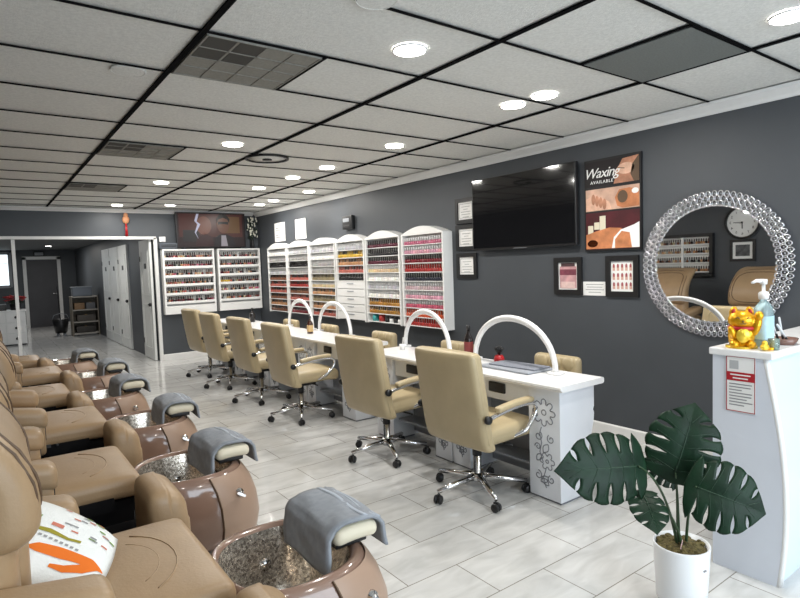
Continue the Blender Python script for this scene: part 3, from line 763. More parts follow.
obj('lens', MB().box((0, -0.0445, -0.01), (0.05, 0.003, 0.03)), M_paper, t)
t = thing('flower_vase', 'white flower arrangement with dark leaves in the back right corner', 'flowers', (4.062, 10.11, 1.8895))
t.scale = (0.6, 1.0, 1.0)
obj('vase', MB().lathe([(0, 0), (0.055, 0), (0.06, 0.06), (0.04, 0.13), (0.048, 0.16), (0.038, 0.155), (0, 0.12)], n=20), M_black, t)
fl = MB(); gr = MB(); random.seed(11)
for k in range(46):
    a = random.uniform(0, 2*PI); r = random.uniform(0.02, 0.15)**1.0; z = 0.22+random.uniform(0.0, 0.34)
    px, py = r*math.cos(a)*1.1, max(-0.09, min(0.04, r*math.sin(a)*0.6))
    for q in range(5):
        aa = 2*PI*q/5
        fl.ell((px+0.014*math.cos(aa), py-0.004, z+0.014*math.sin(aa)), (0.012, 0.006, 0.012), n=6, m_=4)
for k in range(60):
    a = random.uniform(0, 2*PI); r = random.uniform(0.03, 0.17); z = 0.16+random.uniform(0, 0.42)
    px, py = r*math.cos(a)*1.05, max(-0.08, min(0.04, r*math.sin(a)*0.5))
    gr.ell((px, py, z), (0.035, 0.006, 0.014), (random.uniform(-1, 1), random.uniform(-1.2, 1.2), random.uniform(-0.5, 0.5)), 6, 4)
for k in range(14):
    a = 2*PI*k/14
    gr.tube([(0, 0, 0.1), (0.04*math.cos(a), 0.02*math.sin(a), 0.22), (0.12*math.cos(a), 0.03*math.sin(a), 0.34+0.1*random.random())], 0.003, 5)
obj('petals', fl, M_flower, t); obj('leaves', gr, M_greenery, t)
t = thing('lucky_charm', 'red and gold hanging charm on the wall above the corridor opening', 'ornament', (1.95, YB, 2.28))
obj('gold_figure', MB().ell((0, -0.03, 0.10), (0.055, 0.028, 0.065), n=14, m_=10).ell((0, -0.03, 0.175), (0.035, 0.022, 0.035), n=12, m_=8), mat('charm_gold', srgb(186, 130, 92), 0.5), t)
obj('hanging_cord', MB().tube([(0, -0.004, 0.24), (0, -0.02, 0.205)], 0.004, 6), M_red, t)
tz = MB()
for k in range(9): tz.tube([(0.006*math.cos(k*.7), -0.028+0.006*math.sin(k*.7), 0.04), (0.018*math.cos(k*.7), -0.026+0.012*math.sin(k*.7), -0.17)], 0.005, 5)
obj('red_tassel', tz, M_red, t)

# ------------------------------------------------------------------ manicure desks
def carve_paths():
    out = []
    def flower(cy, cz, R, n_):
        for k in range(n_):
            a0 = 2*PI*k/n_
            p = []
            for q in range(9):
                u = -1+2*q/8
                a = a0+u*PI/n_*0.85; r = R*(0.42+0.58*math.sqrt(max(0, 1-u*u*0.9)))
                p.append((cy+r*math.cos(a), cz+r*math.sin(a)))
            out.append(p)
        out.append([(cy+R*0.2*math.cos(2*PI*q/10), cz+R*0.2*math.sin(2*PI*q/10)) for q in range(11)])
    flower(0.0, 0.555, 0.085, 8)
    flower(-0.02, 0.25, 0.055, 6)
    def curl(cy, cz, R, a0, sgn, turns=1.2):
        out.append([(cy+R*(1-q/18)*math.cos(a0+sgn*2*PI*turns*q/14), cz+R*(1-q/18)*math.sin(a0+sgn*2*PI*turns*q/14)) for q in range(15)])
    curl(0.045, 0.40, 0.032, 2.0, 1); curl(-0.05, 0.395, 0.03, 1.0, -1); curl(0.05, 0.33, 0.025, 0, 1)
    curl(0.05, 0.15, 0.03, 1.6, 1); curl(-0.05, 0.14, 0.028, 1.2, -1)
    def lf(cy, cz, L_, a):
        for s_ in (-1, 1):
            out.append([(cy+L_*q/8*math.cos(a)-s_*0.3*L_*math.sin(PI*q/8)*math.sin(a), cz+L_*q/8*math.sin(a)+s_*0.3*L_*math.sin(PI*q/8)*math.cos(a)) for q in range(9)])
    lf(-0.03, 0.36, 0.07, -1.0); lf(0.06, 0.24, 0.06, 2.2); lf(0.03, 0.11, 0.07, 2.5); lf(-0.03, 0.10, 0.06, 0.6)
    out.append([(0.02, 0.46), (0.035, 0.42), (0.02, 0.36), (0.035, 0.30), (0.01, 0.24)])
    out.append([(-0.01, 0.20), (0.01, 0.14), (-0.01, 0.08)])
    return out
CARVE = carve_paths()
def pedestal(t, y0, y1, name='pedestal'):
    prof = [(0.0, 0.012), (0.27, 0.012), (0.285, 0.3), (0.315, 0.40), (0.335, 0.46), (0.342, 0.52), (0.332, 0.54), (0.342, 0.56), (0.342, 0.712), (0.0, 0.712)]
    p = obj(name, MB().prism(prof, y0, y1), M_desk, t, bevel=0.004)
    obj('plinth', MB().box((0.12, (y0+y1)/2, 0.006), (0.215, y1-y0-0.012, 0.012)), M_carve, p)
    c = MB(); ym = (y0+y1)/2
    for path in CARVE:
        c.tube([(-0.0005, ym+q[0]*(y1-y0)/0.24, q[1]) for q in path], 0.0034, 5, flatx=1)
    obj('carved_flowers', c, M_carve, p)
    return p
def desk(y0, y1, label, x0=2.757):
    t = thing('manicure_desk', label, 'manicure desk', (x0, y0, 0), 0, 'white manicure desks')
    Lh = y1-y0
    xs = -0.06
    edge = [(xs+0.012, 0.713), (0.358, 0.713), (0.37, 0.722), (0.37, 0.742), (0.362, 0.75), (xs+0.008, 0.75), (xs, 0.742), (xs, 0.728), (xs+0.012, 0.722)]
    obj('desktop', MB().prism(edge, -0.055, Lh+0.05), M_top, t)
    pedestal(t, 0, 0.245); 
    m0 = Lh/2-0.2
    pedestal(t, m0, m0+0.19); pedestal(t, m0+0.205, m0+0.395)
    pedestal(t, Lh-0.245, Lh)
    for (a, b_) in ((0.25, m0-0.005), (m0+0.40, Lh-0.25)):
        obj('modesty_panel', MB().box((0.225, (a+b_)/2, 0.38), (0.018, b_-a, 0.665)), M_greypanel, t)
        d = obj('drawer', MB().box((0.12, (a+b_)/2, 0.635), (0.185, b_-a-0.01, 0.145)), M_desk, t, bevel=0.004)
        obj('drawer_handle', MB().rbox((0.022, (a+b_)/2+0.02, 0.645), (0.02, 0.15, 0.07), 0.009, 2), M_black, d)
        sh = obj('foot_shelf', MB().box((0.13, (a+b_)/2, 0.18), (0.165, b_-a-0.01, 0.016)), M_greypanel, t)
    return t
desk(2.175, 4.165, 'white double manicure desk with carved flower pedestals nearest the camera')
desk(4.64, 6.66, 'white double manicure desk, second from the camera', 2.82)
desk(6.79, 8.76, 'white double manicure desk, last one before the back wall', 2.85)

def arch_lamp(y0, y1, x0, x1, label):
    ym = (y0+y1)/2; hy = (y1-y0)/2
    t = thing('arch_desk_lamp', label, 'desk lamp', ((x0+x1)/2, ym, 0.75), 0, 'arched lamps on the manicure desks')
    n = 26; pts = []
    for k in range(n+1):
        a = PI*k/n
        pts.append(((x1-x0)/2*(-math.cos(a)), -hy*math.cos(a), 0.012+0.335*max(0.0, math.sin(a))**0.92))
    obj('arch_tube', MB().tube(pts, 0.019, 10), M_lamp, t)
    obj('light_strip', MB().tube([(p[0], p[1]*0.965, p[2]*0.945) for p in pts[2:-2]], 0.010, 6), mat('lamp_diffuser', (0.86, 0.87, 0.88), 0.5), t)
    for p in (pts[0], pts[-1]):
        obj('foot', MB().rbox((p[0], p[1], 0.0085), (0.07, 0.085, 0.016), 0.006, 2), M_lamp, t)
arch_lamp(2.38, 3.22, 2.98, 3.07, 'white arched lamp on the manicure desk end nearest the plant')
arch_lamp(3.42, 4.16, 2.98, 3.09, 'white arched lamp on the desk, second from the plant')
arch_lamp(5.22, 5.98, 3.15, 3.18, 'white arched lamp just behind the amber bottle with the kraft label')
arch_lamp(6.17, 6.86, 3.19, 3.21, 'white arched lamp farthest from the camera')

def bottle(name, label, x, y, r, h, body, lab=None, cap=M_black, pump=False):
    t = thing(name, label, 'bottle', (x, y, 0.75), 0)
    obj('glass_body', MB().lathe([(0, 0), (r, 0), (r, h*0.55), (r*0.85, h*0.62), (r*0.36, h*0.76), (r*0.32, h*0.88), (0, h*0.88)], n=20), body, t)
    obj('cap', MB().lathe([(r*0.42, h*0.86), (r*0.42, h), (0, h)], n=16), cap, t)
    if pump: obj('pump_nozzle', MB().tube([(0, 0, h*0.98), (0, 0, h*1.1), (-0.03, -0.01, h*1.1)], 0.004, 6), cap, t)
    if lab: obj('label_wrap', MB().lathe([(r*1.01, h*0.12), (r*1.02, h*0.13), (r*1.02, h*0.48), (r*1.01, h*0.49)], n=20), lab, t)
bottle('amber_bottle', 'amber bottle with kraft label standing on the second desk', 2.98, 5.83, 0.036, 0.20, M_amber, M_label, pump=True)
bottle('wine_bottle', 'dark bottle with red label behind the nearest office chair', 3.09, 3.32, 0.036, 0.25, mat('dark_bottle', (0.012, 0.008, 0.008), 0.12, coat=0.4), mat('label_red', srgb(120, 50, 48), 0.6))
bottle('dark_bottle', 'small dark bottle on the farthest desk near the back racks', 3.10, 7.85, 0.04, 0.20, mat('darkbottle2', (0.02, 0.018, 0.018), 0.2), None)
t = thing('dust_brush', 'black round brush in a red holder beside the nearest arched lamp', 'brush', (3.10, 3.0, 0.75))
obj('red_holder', MB().lathe([(0, 0), (0.038, 0), (0.04, 0.02), (0.03, 0.045), (0, 0.045)], n=18), M_red, t)
br_ = MB(); random.seed(5)
for k in range(60):
    a = random.uniform(0, 2*PI); b_ = random.uniform(0, 1.1)
    br_.tube([(0, 0, 0.05), (0.042*math.sin(b_)*math.cos(a), 0.042*math.sin(b_)*math.sin(a), 0.075+0.042*math.cos(b_))], 0.004, 4)
obj('bristles', br_, M_black, t)
t = thing('hand_towel_mat', 'flat folded grey towel lying on the nearest manicure desk', 'towel', (2.965, 2.72, 0.7505))
obj('cloth', MB().rbox((0, 0, 0.008), (0.26, 0.46, 0.016), 0.007, 4), mat('steel_towel', srgb(150, 154, 162), 0.85, bump=0.3, bscale=300), t)
obj('cloth_fold', MB().rbox((0.02, -0.02, 0.021), (0.18, 0.40, 0.010), 0.005, 4, rot=(0, 0, 0.06)), mat('steel_towel_dark', srgb(122, 126, 136), 0.85, bump=0.3, bscale=300), t)
t = thing('nail_file_cup', 'small white cup with a file on the desk beside the second arched lamp', 'cup', (2.95, 4.02, 0.75))
obj('cup', MB().lathe([(0, 0), (0.024, 0), (0.028, 0.05), (0.024, 0.05), (0.02, 0.006), (0, 0.006)], n=16), M_white, t)
obj('nail_file', MB().box((0.005, 0, 0.06), (0.003, 0.012, 0.10), (0, 0.12, 0)), M_paper, t)

# ------------------------------------------------------------------ client office chairs
def office_chair():
    t = thing('office_chair', '', 'office chair', (0, 0, 0), 0, 'cream office chairs at the manicure desks')
    # back shell: tall slab, leaning, curling under the seat
    def bend(x, y, z):
        s_ = -(z)*0.16
        if z < -0.20: s_ += ((-0.20-z)**2)*2.0
        x2 = x + s_ + (0.02*(1-(y/0.29)**2) if x < 0 else -0.028*(1-(y/0.29)**2))*-1
        return (x2, y*(1.0+0.05*max(0, 0.2-abs(z))-0.06*max(0, z)), z)
    obj('backrest', MB().rbox((-0.235, 0, 0.662), (0.085, 0.55, 0.615), 0.035, 8, bend), M_cream, t)
    pip = MB()
    for sx in (0.038,):
        pts = []
        for (yy, zz) in ((-0.20, -0.24), (-0.20, 0.0), (-0.19, 0.22), (-0.15, 0.285), (0.15, 0.285), (0.19, 0.22), (0.20, 0.0), (0.20, -0.24)):
            q = bend(sx, yy, zz); pts.append((q[0]-0.235+0.004, q[1], q[2]+0.662))
        pip.tube(pts, 0.006, 6)
        for zz in (-0.08, 0.10):
            pts = [];
            for k in range(7):
                q = bend(sx, -0.20+0.4*k/6, zz); pts.append((q[0]-0.235+0.003, q[1], q[2]+0.662))
            pip.tube(pts, 0.005, 6)
    obj('seam', pip, M_cream, t)
    for sy in (-1, 1):
        side = MB()
        pts = []
        for zz in (-0.25, -0.15, 0, 0.15, 0.28):
            q = bend(-0.01, sy*0.2695, zz); pts.append((q[0]-0.235, q[1], q[2]+0.662))
        side.tube(pts, 0.006, 6)
        obj('piping', side, M_cream, t)
    def sd(x, y, z):
        return (x, y*(1-0.06*max(0, x)/0.25), z + (-0.10*max(0, x-0.14)*1.2) + (0.010*(1-(y/0.27)**2) if z > 0 else 0))
    obj('seat', MB().rbox((0.03, 0, 0.44), (0.52, 0.53, 0.11), 0.045, 7, sd), M_cream, t)
    obj('seat_pan', MB().box((0.0, 0, 0.377), (0.30, 0.30, 0.022)), M_black, t)
    obj('tilt_mechanism', MB().rbox((0.0, 0, 0.347), (0.22, 0.14, 0.04), 0.01, 2).tube([(0.02, -0.05, 0.36), (0.04, -0.24, 0.352)], 0.007, 6), M_black, t)
    GX = -0.03
    obj('gas_column', MB().lathe([(0.034, 0.09), (0.034, 0.13), (0.026, 0.135), (0.026, 0.28), (0.018, 0.285), (0.018, 0.33)], (GX, 0, 0), 16), M_chrome, t)
    obj('column_cover', MB().lathe([(0.03, 0.25), (0.03, 0.33), (0, 0.33)], (GX, 0, 0), 16), M_black, t)
    st = MB(); st.lathe([(0, 0.085), (0.045, 0.085), (0.048, 0.12), (0.036, 0.135), (0, 0.135)], (GX, 0, 0), 16); G = Vector((GX, 0, 0))
    cs = []
    for k in range(5):
        a = 2*PI*k/5 + 0.5
        d = Vector((math.cos(a), math.sin(a), 0))
        st.tube([G+d*0.03+Vector((0, 0, 0.112)), G+d*0.16+Vector((0, 0, 0.098)), G+d*0.315+Vector((0, 0, 0.078))], [0.023, 0.019, 0.014], 8)
        cs.append((a, d))
    obj('star_base', st, M_chrome, t)
    for a, d in cs:
        c = MB(); p = G+d*0.313
        n_ = Vector((-math.sin(a+0.6), math.cos(a+0.6), 0))
        for s_ in (-1, 1):
            vs = MB().lathe([(0, -0.009), (0.024, -0.009), (0.027, -0.004), (0.027, 0.004), (0.024, 0.009), (0, 0.009)], n=14, axis='y')
            R = Matrix.Rotation(a+0.6, 3, 'Z')
            c.add([R @ q + p + n_*s_*0.015 + Vector((0, 0, 0.0275)) for q in vs.v], vs.f, 0, True)
        c.box(tuple(p+Vector((0, 0, 0.044))), (0.03, 0.018, 0.03), (0, 0, a+0.6))
        obj('caster', c, M_black, t)
    for sy in (-1, 1):
        arm = MB()
        pts = []
        ctrl = [(-0.235, 0.575), (-0.15, 0.592), (0.0, 0.612), (0.12, 0.615), (0.19, 0.60), (0.20, 0.555), (0.16, 0.50), (0.08, 0.435), (0.0, 0.39)]
        for i in range(len(ctrl)-1):
            for q in range(4):
                u = q/4
                p0 = ctrl[max(0, i-1)]; p1 = ctrl[i]; p2 = ctrl[i+1]; p3 = ctrl[min(len(ctrl)-1, i+2)]
                f = lambda k: 0.5*((2*p1[k])+(-p0[k]+p2[k])*u+(2*p0[k]-5*p1[k]+4*p2[k]-p3[k])*u*u+(-p0[k]+3*p1[k]-3*p2[k]+p3[k])*u**3)
                pts.append((f(0), sy*(0.30 if len(pts) < 28 else 0.30-0.02*(len(pts)-27)), f(1)))
        arm.tube(pts, 0.0135, 8)
        arm_o = obj('armrest', arm, M_chrome, t)
        obj('arm_knob', MB().lathe([(0, -0.012), (0.024, -0.012), (0.026, 0.0), (0.024, 0.012), (0, 0.012)], (-0.235, sy*0.302, 0.575), 14, 'y'), M_black, arm_o)
        def ad(x, y, z): return (x, y*(1+0.2*x), z-0.30*x*x+0.06*x)
        obj('arm_pad', MB().rbox((0.0, sy*0.30, 0.636), (0.32, 0.055, 0.034), 0.015, 5, ad), M_cream, arm_o)
    return t
proto = office_chair()
OC = [
 (2.555, 2.66, 0.03, 'cream office chair with chrome base at the desk end nearest the plant'),
 (2.54, 3.67, 0.06, 'cream office chair, second from the plant, at the nearest double desk'),
 (2.54, 5.17, -0.02, 'cream office chair, third from the plant, beside the near end of the second desk'),
 (2.56, 6.22, 0.02, 'cream office chair, fourth from the plant, at the far end of the second desk'),
 (2.57, 7.27, 0.04, 'cream office chair, second from the back wall'),
 (2.63, 8.28, 0.08, 'cream office chair closest to the back wall'),
]
copies = [proto] + [copy_tree(proto) for _ in OC[1:]]
for o, (x, y, rz, lb) in zip(copies, OC):
    o.location = (x, y, 0); o.rotation_euler = (0, 0, rz); o['label'] = lb

# technicians' chairs behind the desks
def tech_chair():
    t = thing('technician_chair', '', 'stool', (0, 0, 0), 0, 'tufted technician chairs behind the desks')
    def bd(x, y, z): return (x - 0.25*y*y, y, z)
    obj('backrest', MB().rbox((0.20, 0, 0.635), (0.09, 0.43, 0.23), 0.04, 6, bd), M_cream, t)
    pf = MB()
    for k in range(3):
        for z in (0.58, 0.69): pf.ell((0.158, -0.13+0.13*k, z), (0.02, 0.062, 0.058), n=12, m_=8)
    obj('tufting', pf, M_cream, t)
    obj('back_post', MB().tube([(0.21, 0, 0.60), (0.22, 0, 0.45), (0.12, 0, 0.40), (0.0, 0, 0.40)], 0.016, 8), M_black, t)
    obj('seat', MB().rbox((-0.02, 0, 0.45), (0.42, 0.44, 0.09), 0.04, 5), M_cream, t)
    obj('gas_column', MB().lathe([(0.03, 0.08), (0.03, 0.2), (0.02, 0.21), (0.02, 0.41)], n=14), M_chrome, t)
    st = MB().lathe([(0, 0.07), (0.04, 0.07), (0.04, 0.11), (0, 0.11)], n=14)
    for k in range(5):
        a = 2*PI*k/5; d = Vector((math.cos(a), math.sin(a), 0))
        st.tube([d*0.02+Vector((0, 0, 0.095)), d*0.24+Vector((0, 0, 0.062))], [0.02, 0.013], 6)
    obj('star_base', st, M_black, t)
    for k in range(5):
        a = 2*PI*k/5
        obj('caster', MB().lathe([(0, -0.018), (0.022, -0.018), (0.026, -0.01), (0.026, 0.01), (0.022, 0.018), (0, 0.018)], (0.24*math.cos(a), 0.24*math.sin(a), 0.026), 12, 'y').box((0.24*math.cos(a), 0.24*math.sin(a), 0.05), (0.02, 0.02, 0.03)), M_black, t)
    return t
tp = tech_chair()
TC = [(3.44, 2.88, 'tufted cream chair top behind the desk nearest the plant'), (3.44, 4.06, 'tufted cream chair top behind the second arched lamp'), (3.44, 5.29, 'tufted cream chair top behind the second office chair'), (3.44, 6.56, 'tufted cream chair top between the third and fourth arched lamps'), (3.44, 7.7, 'tufted cream chair top farthest behind the desks')]
cp = [tp] + [copy_tree(tp) for _ in TC[1:]]
for o, (x, y, lb) in zip(cp, TC):
    o.location = (x, y, 0); o['label'] = lb

# ------------------------------------------------------------------ pedicure spa chairs
def spa_chair(stitch=True):
    t = thing('pedicure_spa_chair', '', 'pedicure chair', (0, 0, 0), 0, 'tan pedicure chairs along the left side')
    obj('base', MB().box((0.09, 0, 0.20), (0.94, 0.60, 0.37)), M_matte, t)
    cb = obj('dark_gap_filler', MB().box((0.10, -0.53, 0.15), (0.94, 0.42, 0.27)), M_matte, t)  # added black box, hides the lit floor so the chair gap stays dark
    hd = obj('seat_side_panel', MB().box((0.16, -0.3155, 0.40), (0.62, 0.02, 0.10)), M_matte, t)
    obj('panel_handle', MB().box((0.15, -0.328, 0.412), (0.20, 0.012, 0.022)).lathe([(0.008, -0.012), (0.008, 0.0), (0, 0.002)], (0.285, -0.327, 0.412), 10, 'y'), mat('handle_dark', (0.06, 0.06, 0.062), 0.3) if 'handle_dark' not in bpy.data.materials else bpy.data.materials['handle_dark'], hd)
    def sd(x, y, z):
        zz = z + (0.012*(1-(y/0.33)**2)*(1-(x/0.38)**2) if z > 0 else 0) - 0.4*max(0, x-0.24)**2
        return (x, y, zz)
    s = obj('seat', MB().rbox((0.25, 0, 0.452), (0.71, 0.66, 0.11), 0.04, 9, sd), M_leather, t)
    q = MB()
    for k in range(3):
        rr = 0.08+0.055*k
        q.tube([(0.30+rr*math.cos(-1.1+2.2*i/10), rr*1.3*math.sin(-1.1+2.2*i/10), 0.5142) for i in range(11)], 0.0028, 5)
    for y in (-0.12, -0.04, 0.04, 0.12):
        q.tube([(0.16+0.02*math.cos(i), y+0.012*math.sin(i*1.2), 0.5142) for i in range(8)], 0.0028, 5)
    obj('embossed_seams', q, M_leather, s)
    # back
    def lean(x, y, z):
        zc = z+0.35
        Z = z+0.83
        return (x + 0.03 - 2.2*max(0, Z-0.90)**2 - 0.10*y*y, y*(1-0.08*max(0, z)), z)
    b_ = obj('backrest', MB().rbox((-0.09, 0, 0.85), (0.20, 0.62, 0.86), 0.075, 8, lean), M_leather, t)
    def lean2(x, y, z):
        zc = z+0.56
        Z = z+1.04
        return (x - 2.2*max(0, Z-0.90)**2 - 1.2*max(0, 0.86-Z)**2 + 0.5*max(0, abs(y)-0.2)**2, y*(1-0.10*max(0, z)), z)
    hw = obj('head_cushion', MB().rbox((0.005, 0, 1.04), (0.17, 0.68, 0.54), 0.082, 8, lean2, e=5), M_leather, t)
    pp_ = MB()
    for off, rr in ((0.03, 0.004), (0.055, 0.003)):
        for sy in (-1, 1):
            pts = []
            for k in range(24):
                a = 2*PI*k/24
                zz = 0.235*math.sin(a); xx = 0.06*math.cos(a)
                yy = sy*(0.36-off*0.35)
                p = lean2(xx, yy, zz); pts.append((p[0]+0.145, p[1]+sy*0.002, p[2]+1.04))
    # piping around the front face of the head cushion
    for inset in (0.035, 0.07):
        pts = []
        hy, hz = 0.34-inset, 0.27-inset
        for k in range(48):
            a = 2*PI*k/48
            c_, s_ = math.cos(a), math.sin(a)
            yy = hy*math.copysign(abs(c_)**0.5, c_); zz = hz*math.copysign(abs(s_)**0.5, s_)
            p = lean2(0.0865-0.0 if inset > 0.06 else 0.072, yy, zz); pts.append((p[0]+0.005, p[1], p[2]+1.04))
        obj('piping', MB().tube(pts, 0.0045, 6, True), M_pipe, hw)
    obj('lumbar_cushion', MB().rbox((0.01, 0, 0.655), (0.10, 0.46, 0.30), 0.045, 6), M_leather, t)
    for sy in (-1, 1):
        def ad(x, y, z): return (x, y, z - 0.16*x - (0.5*max(0, x-0.20)**2))
        a_ = obj('armrest', MB().rbox((-0.02, sy*0.365, 0.645), (0.52, 0.15, 0.12), 0.04, 7, ad), M_leather, t)
        obj('arm_side', MB().rbox((-0.02, sy*0.375, 0.49), (0.48, 0.11, 0.22), 0.025, 4), M_leather, a_)
        obj('arm_slot', MB().box((0.214, sy*0.375, 0.52), (0.02, 0.05, 0.10)), M_black, a_)
    def bo(x, y, z):
        return (x - (0.10*max(0, z-0.05) if x > 0 else 0), y*(1-0.15*max(0, z)), z - (0.35*max(0, x)*1.2 if z > 0.1 else 0) - (0.10*max(0, -y-0.05) if z > 0.1 else 0))
    obj('side_bolster', MB().rbox((0.625, -0.59, 0.325), (0.18, 0.35, 0.45), 0.05, 6, bo), M_leather, t)
    # basin
    yo = -0.10
    def ring(z, x0, x1, hy, n=44, ex=2.6):
        out = []
        cx, hx = (x0+x1)/2, (x1-x0)/2
        for k in range(n):
            a = 2*PI*k/n; c_, s_ = math.cos(a), math.sin(a)
            out.append(Vector((cx+hx*math.copysign(abs(c_)**(2/ex), c_), yo+hy*math.copysign(abs(s_)**(2/ex), s_), z)))
        return out
    outer = [(0.012, 0.62, 1.18, 0.26), (0.05, 0.61, 1.22, 0.30), (0.14, 0.60, 1.235, 0.32), (0.25, 0.60, 1.22, 0.325), (0.34, 0.60, 1.19, 0.31), (0.39, 0.60, 1.16, 0.295), (0.415, 0.605, 1.14, 0.28), (0.43, 0.615, 1.12, 0.265), (0.427, 0.63, 1.10, 0.25), (0.415, 0.635, 1.09, 0.24)]
    tb = obj('foot_tub', MB().loft([ring(*q) for q in outer], cap0=True), M_tub, t)
    inner = [(0.416, 0.633, 1.092, 0.242), (0.38, 0.64, 1.08, 0.235), (0.28, 0.66, 1.05, 0.215), (0.18, 0.69, 1.01, 0.18), (0.13, 0.74, 0.96, 0.14), (0.115, 0.80, 0.90, 0.07)]
    obj('bowl', MB().loft([ring(*q) for q in inner], cap1=True), M_bowl, tb)
    fp = []
    for (z, x0, x1, hy) in outer[1:7]:
        r = ring(z, x0, x1+0.008, hy+0.006, 88)
        fp.append([r[k % 88] for k in range(-21, 22)])
    obj('front_panel', MB().loft(fp, closed=False), M_tubfront, tb)
    for e_ in (0, -1): obj('seam_line', MB().tube([p[e_] for p in fp], 0.004, 5), M_pipe, tb)
    ck = MB()
    for (dy, z) in ((-0.315, 0.30),):
        ck.lathe([(0.026, -0.006), (0.026, 0.004), (0.016, 0.010), (0.016, 0.03), (0, 0.032)], (1.10, yo-0.325, 0.315), 14, 'y')
    obj('control_knob', MB().lathe([(0.024, 0.006), (0.024, -0.006), (0.014, -0.012), (0.014, -0.03), (0, -0.032)], (1.06, yo-0.298, 0.31), 14, 'y').box((1.06, yo-0.332, 0.31), (0.05, 0.01, 0.012), (0, 0.6, 0)), M_chrome, tb)
    obj('drain_jet', MB().lathe([(0.03, 0.004), (0.03, -0.006), (0.02, -0.012), (0, -0.012)], (1.05, yo+0.05, 0.31), 16, 'x'), M_chrome, tb)
    obj('water_jet', MB().lathe([(0.024, 0.004), (0.024, -0.006), (0, -0.01)], (0.87, yo+0.212, 0.28), 14, 'y'), M_chrome, tb)
    br = obj('footrest_bracket', MB().rbox((1.085, yo, 0.445), (0.14, 0.26, 0.036), 0.008, 2), M_black, t)
    obj('footrest_pad', MB().rbox((1.085, yo, 0.496), (0.19, 0.37, 0.068), 0.032, 6, lambda x, y, z: (x, y, z-1.0*x*x)), M_pad, br)
    return t
spa = spa_chair()
SP = [
 (2.08, 'tan pedicure chair with foot tub nearest the camera, holding the printed pillow'),
 (3.34, 'tan pedicure chair with foot tub, second from the camera'),
 (4.58, 'tan pedicure chair with foot tub, third from the camera'),
 (5.82, 'tan pedicure chair with foot tub, fourth from the camera'),
 (7.06, 'tan pedicure chair with foot tub, second from the far end'),
 (8.32, 'tan pedicure chair with foot tub at the far end of the row'),
]
sc_ = [spa] + [copy_tree(spa) for _ in SP[1:]]
DXS = [0.0, -0.02, 0.04, -0.04, 0.03, -0.08]
for o, (y, lb), dx in zip(sc_, SP, DXS): o.location = (dx, y, 0); o['label'] = lb

def towel():
    t = thing('grey_towel', '', 'towel', (0, 0, 0), 0, 'grey towels on the pedicure footrests')
    n = 25; secs = []; hy = 0.185
    prof = []
    # path over the pad, front drop to rear drop, in x,z about pad centre
    path = [(0.150, -0.085), (0.148, -0.04), (0.138, 0.0), (0.115, 0.028), (0.07, 0.043), (0.0, 0.049), (-0.07, 0.043), (-0.115, 0.028), (-0.14, 0.0), (-0.152, -0.04), (-0.158, -0.09), (-0.162, -0.12)]
    ps = []
    for i in range(len(path)-1):
        for q in range(3):
            u = q/3; ps.append((path[i][0]*(1-u)+path[i+1][0]*u, path[i][1]*(1-u)+path[i+1][1]*u))
    ps.append(path[-1])
    ps = [(x*0.80, z) for x, z in ps]
    def sheet(th, y0, y1, i0=0, i1=None, ny=14):
        mb = MB(); sub = ps[i0:i1]
        N = len(sub)
        vs = []; fs = []
        for side in (0, 1):
            for i, (x, z) in enumerate(sub):
                L_ = math.hypot(x, z+0.06)
                nx, nz = x/L_, (z+0.06)/L_
                for j in range(ny+1):
                    y = y0+(y1-y0)*j/ny
                    wv = 0.003*math.sin(7*y*3+x*20)+0.002*math.sin(23*y+i)
                    d = th*side + wv
                    vs.append((x+nx*d, y+0.008*math.sin(i*0.35), z+nz*d))
        k0 = N*(ny+1)
        for i in range(N-1):
            for j in range(ny):
                a = i*(ny+1)+j
                fs.append((a, a+1, a+ny+2, a+ny+1)); fs.append((k0+a, k0+a+ny+1, k0+a+ny+2, k0+a+1))
        for i in range(N-1):
            a = i*(ny+1); fs.append((a, a+ny+1, k0+a+ny+1, k0+a)); b_ = a+ny; fs.append((b_, k0+b_, k0+b_+ny+1, b_+ny+1))
        for j in range(ny):
            fs.append((j, k0+j, k0+j+1, j+1)); a = (N-1)*(ny+1)+j; fs.append((a, a+1, k0+a+1, k0+a))
        return mb.add(vs, fs, 0, True)
    obj('cloth', sheet(0.014, -hy, hy), M_towel, t)
    lm = MB()
    for i0 in (9, 11, 13):
        s2 = sheet(0.0155, -hy*0.995, hy*0.995, i0, i0+2, 14); lm.add(s2.v, s2.f, 0, True)
    obj('woven_stripe', lm, M_towel_line, t)
    return t
tw = towel()
TL = ['grey striped towel draped over the footrest nearest the camera', 'grey towel on the second footrest from the camera', 'grey towel on the third footrest from the camera', 'grey towel on the fourth footrest from the camera', 'grey towel on the footrest second from the far end', 'grey towel on the farthest footrest']
tws = [tw] + [copy_tree(tw) for _ in TL[1:]]
for k, (o, lb) in enumerate(zip(tws, TL)):
    o.location = (1.085+DXS[k], SP[k][0]-0.10+(0.0, 0.01, -0.01, 0.01, 0, 0)[k], 0.4955); o.rotation_euler = (0, 0, (0.0, 0.05, -0.04, 0.06, 0.0, 0.03)[k]); o['label'] = lb

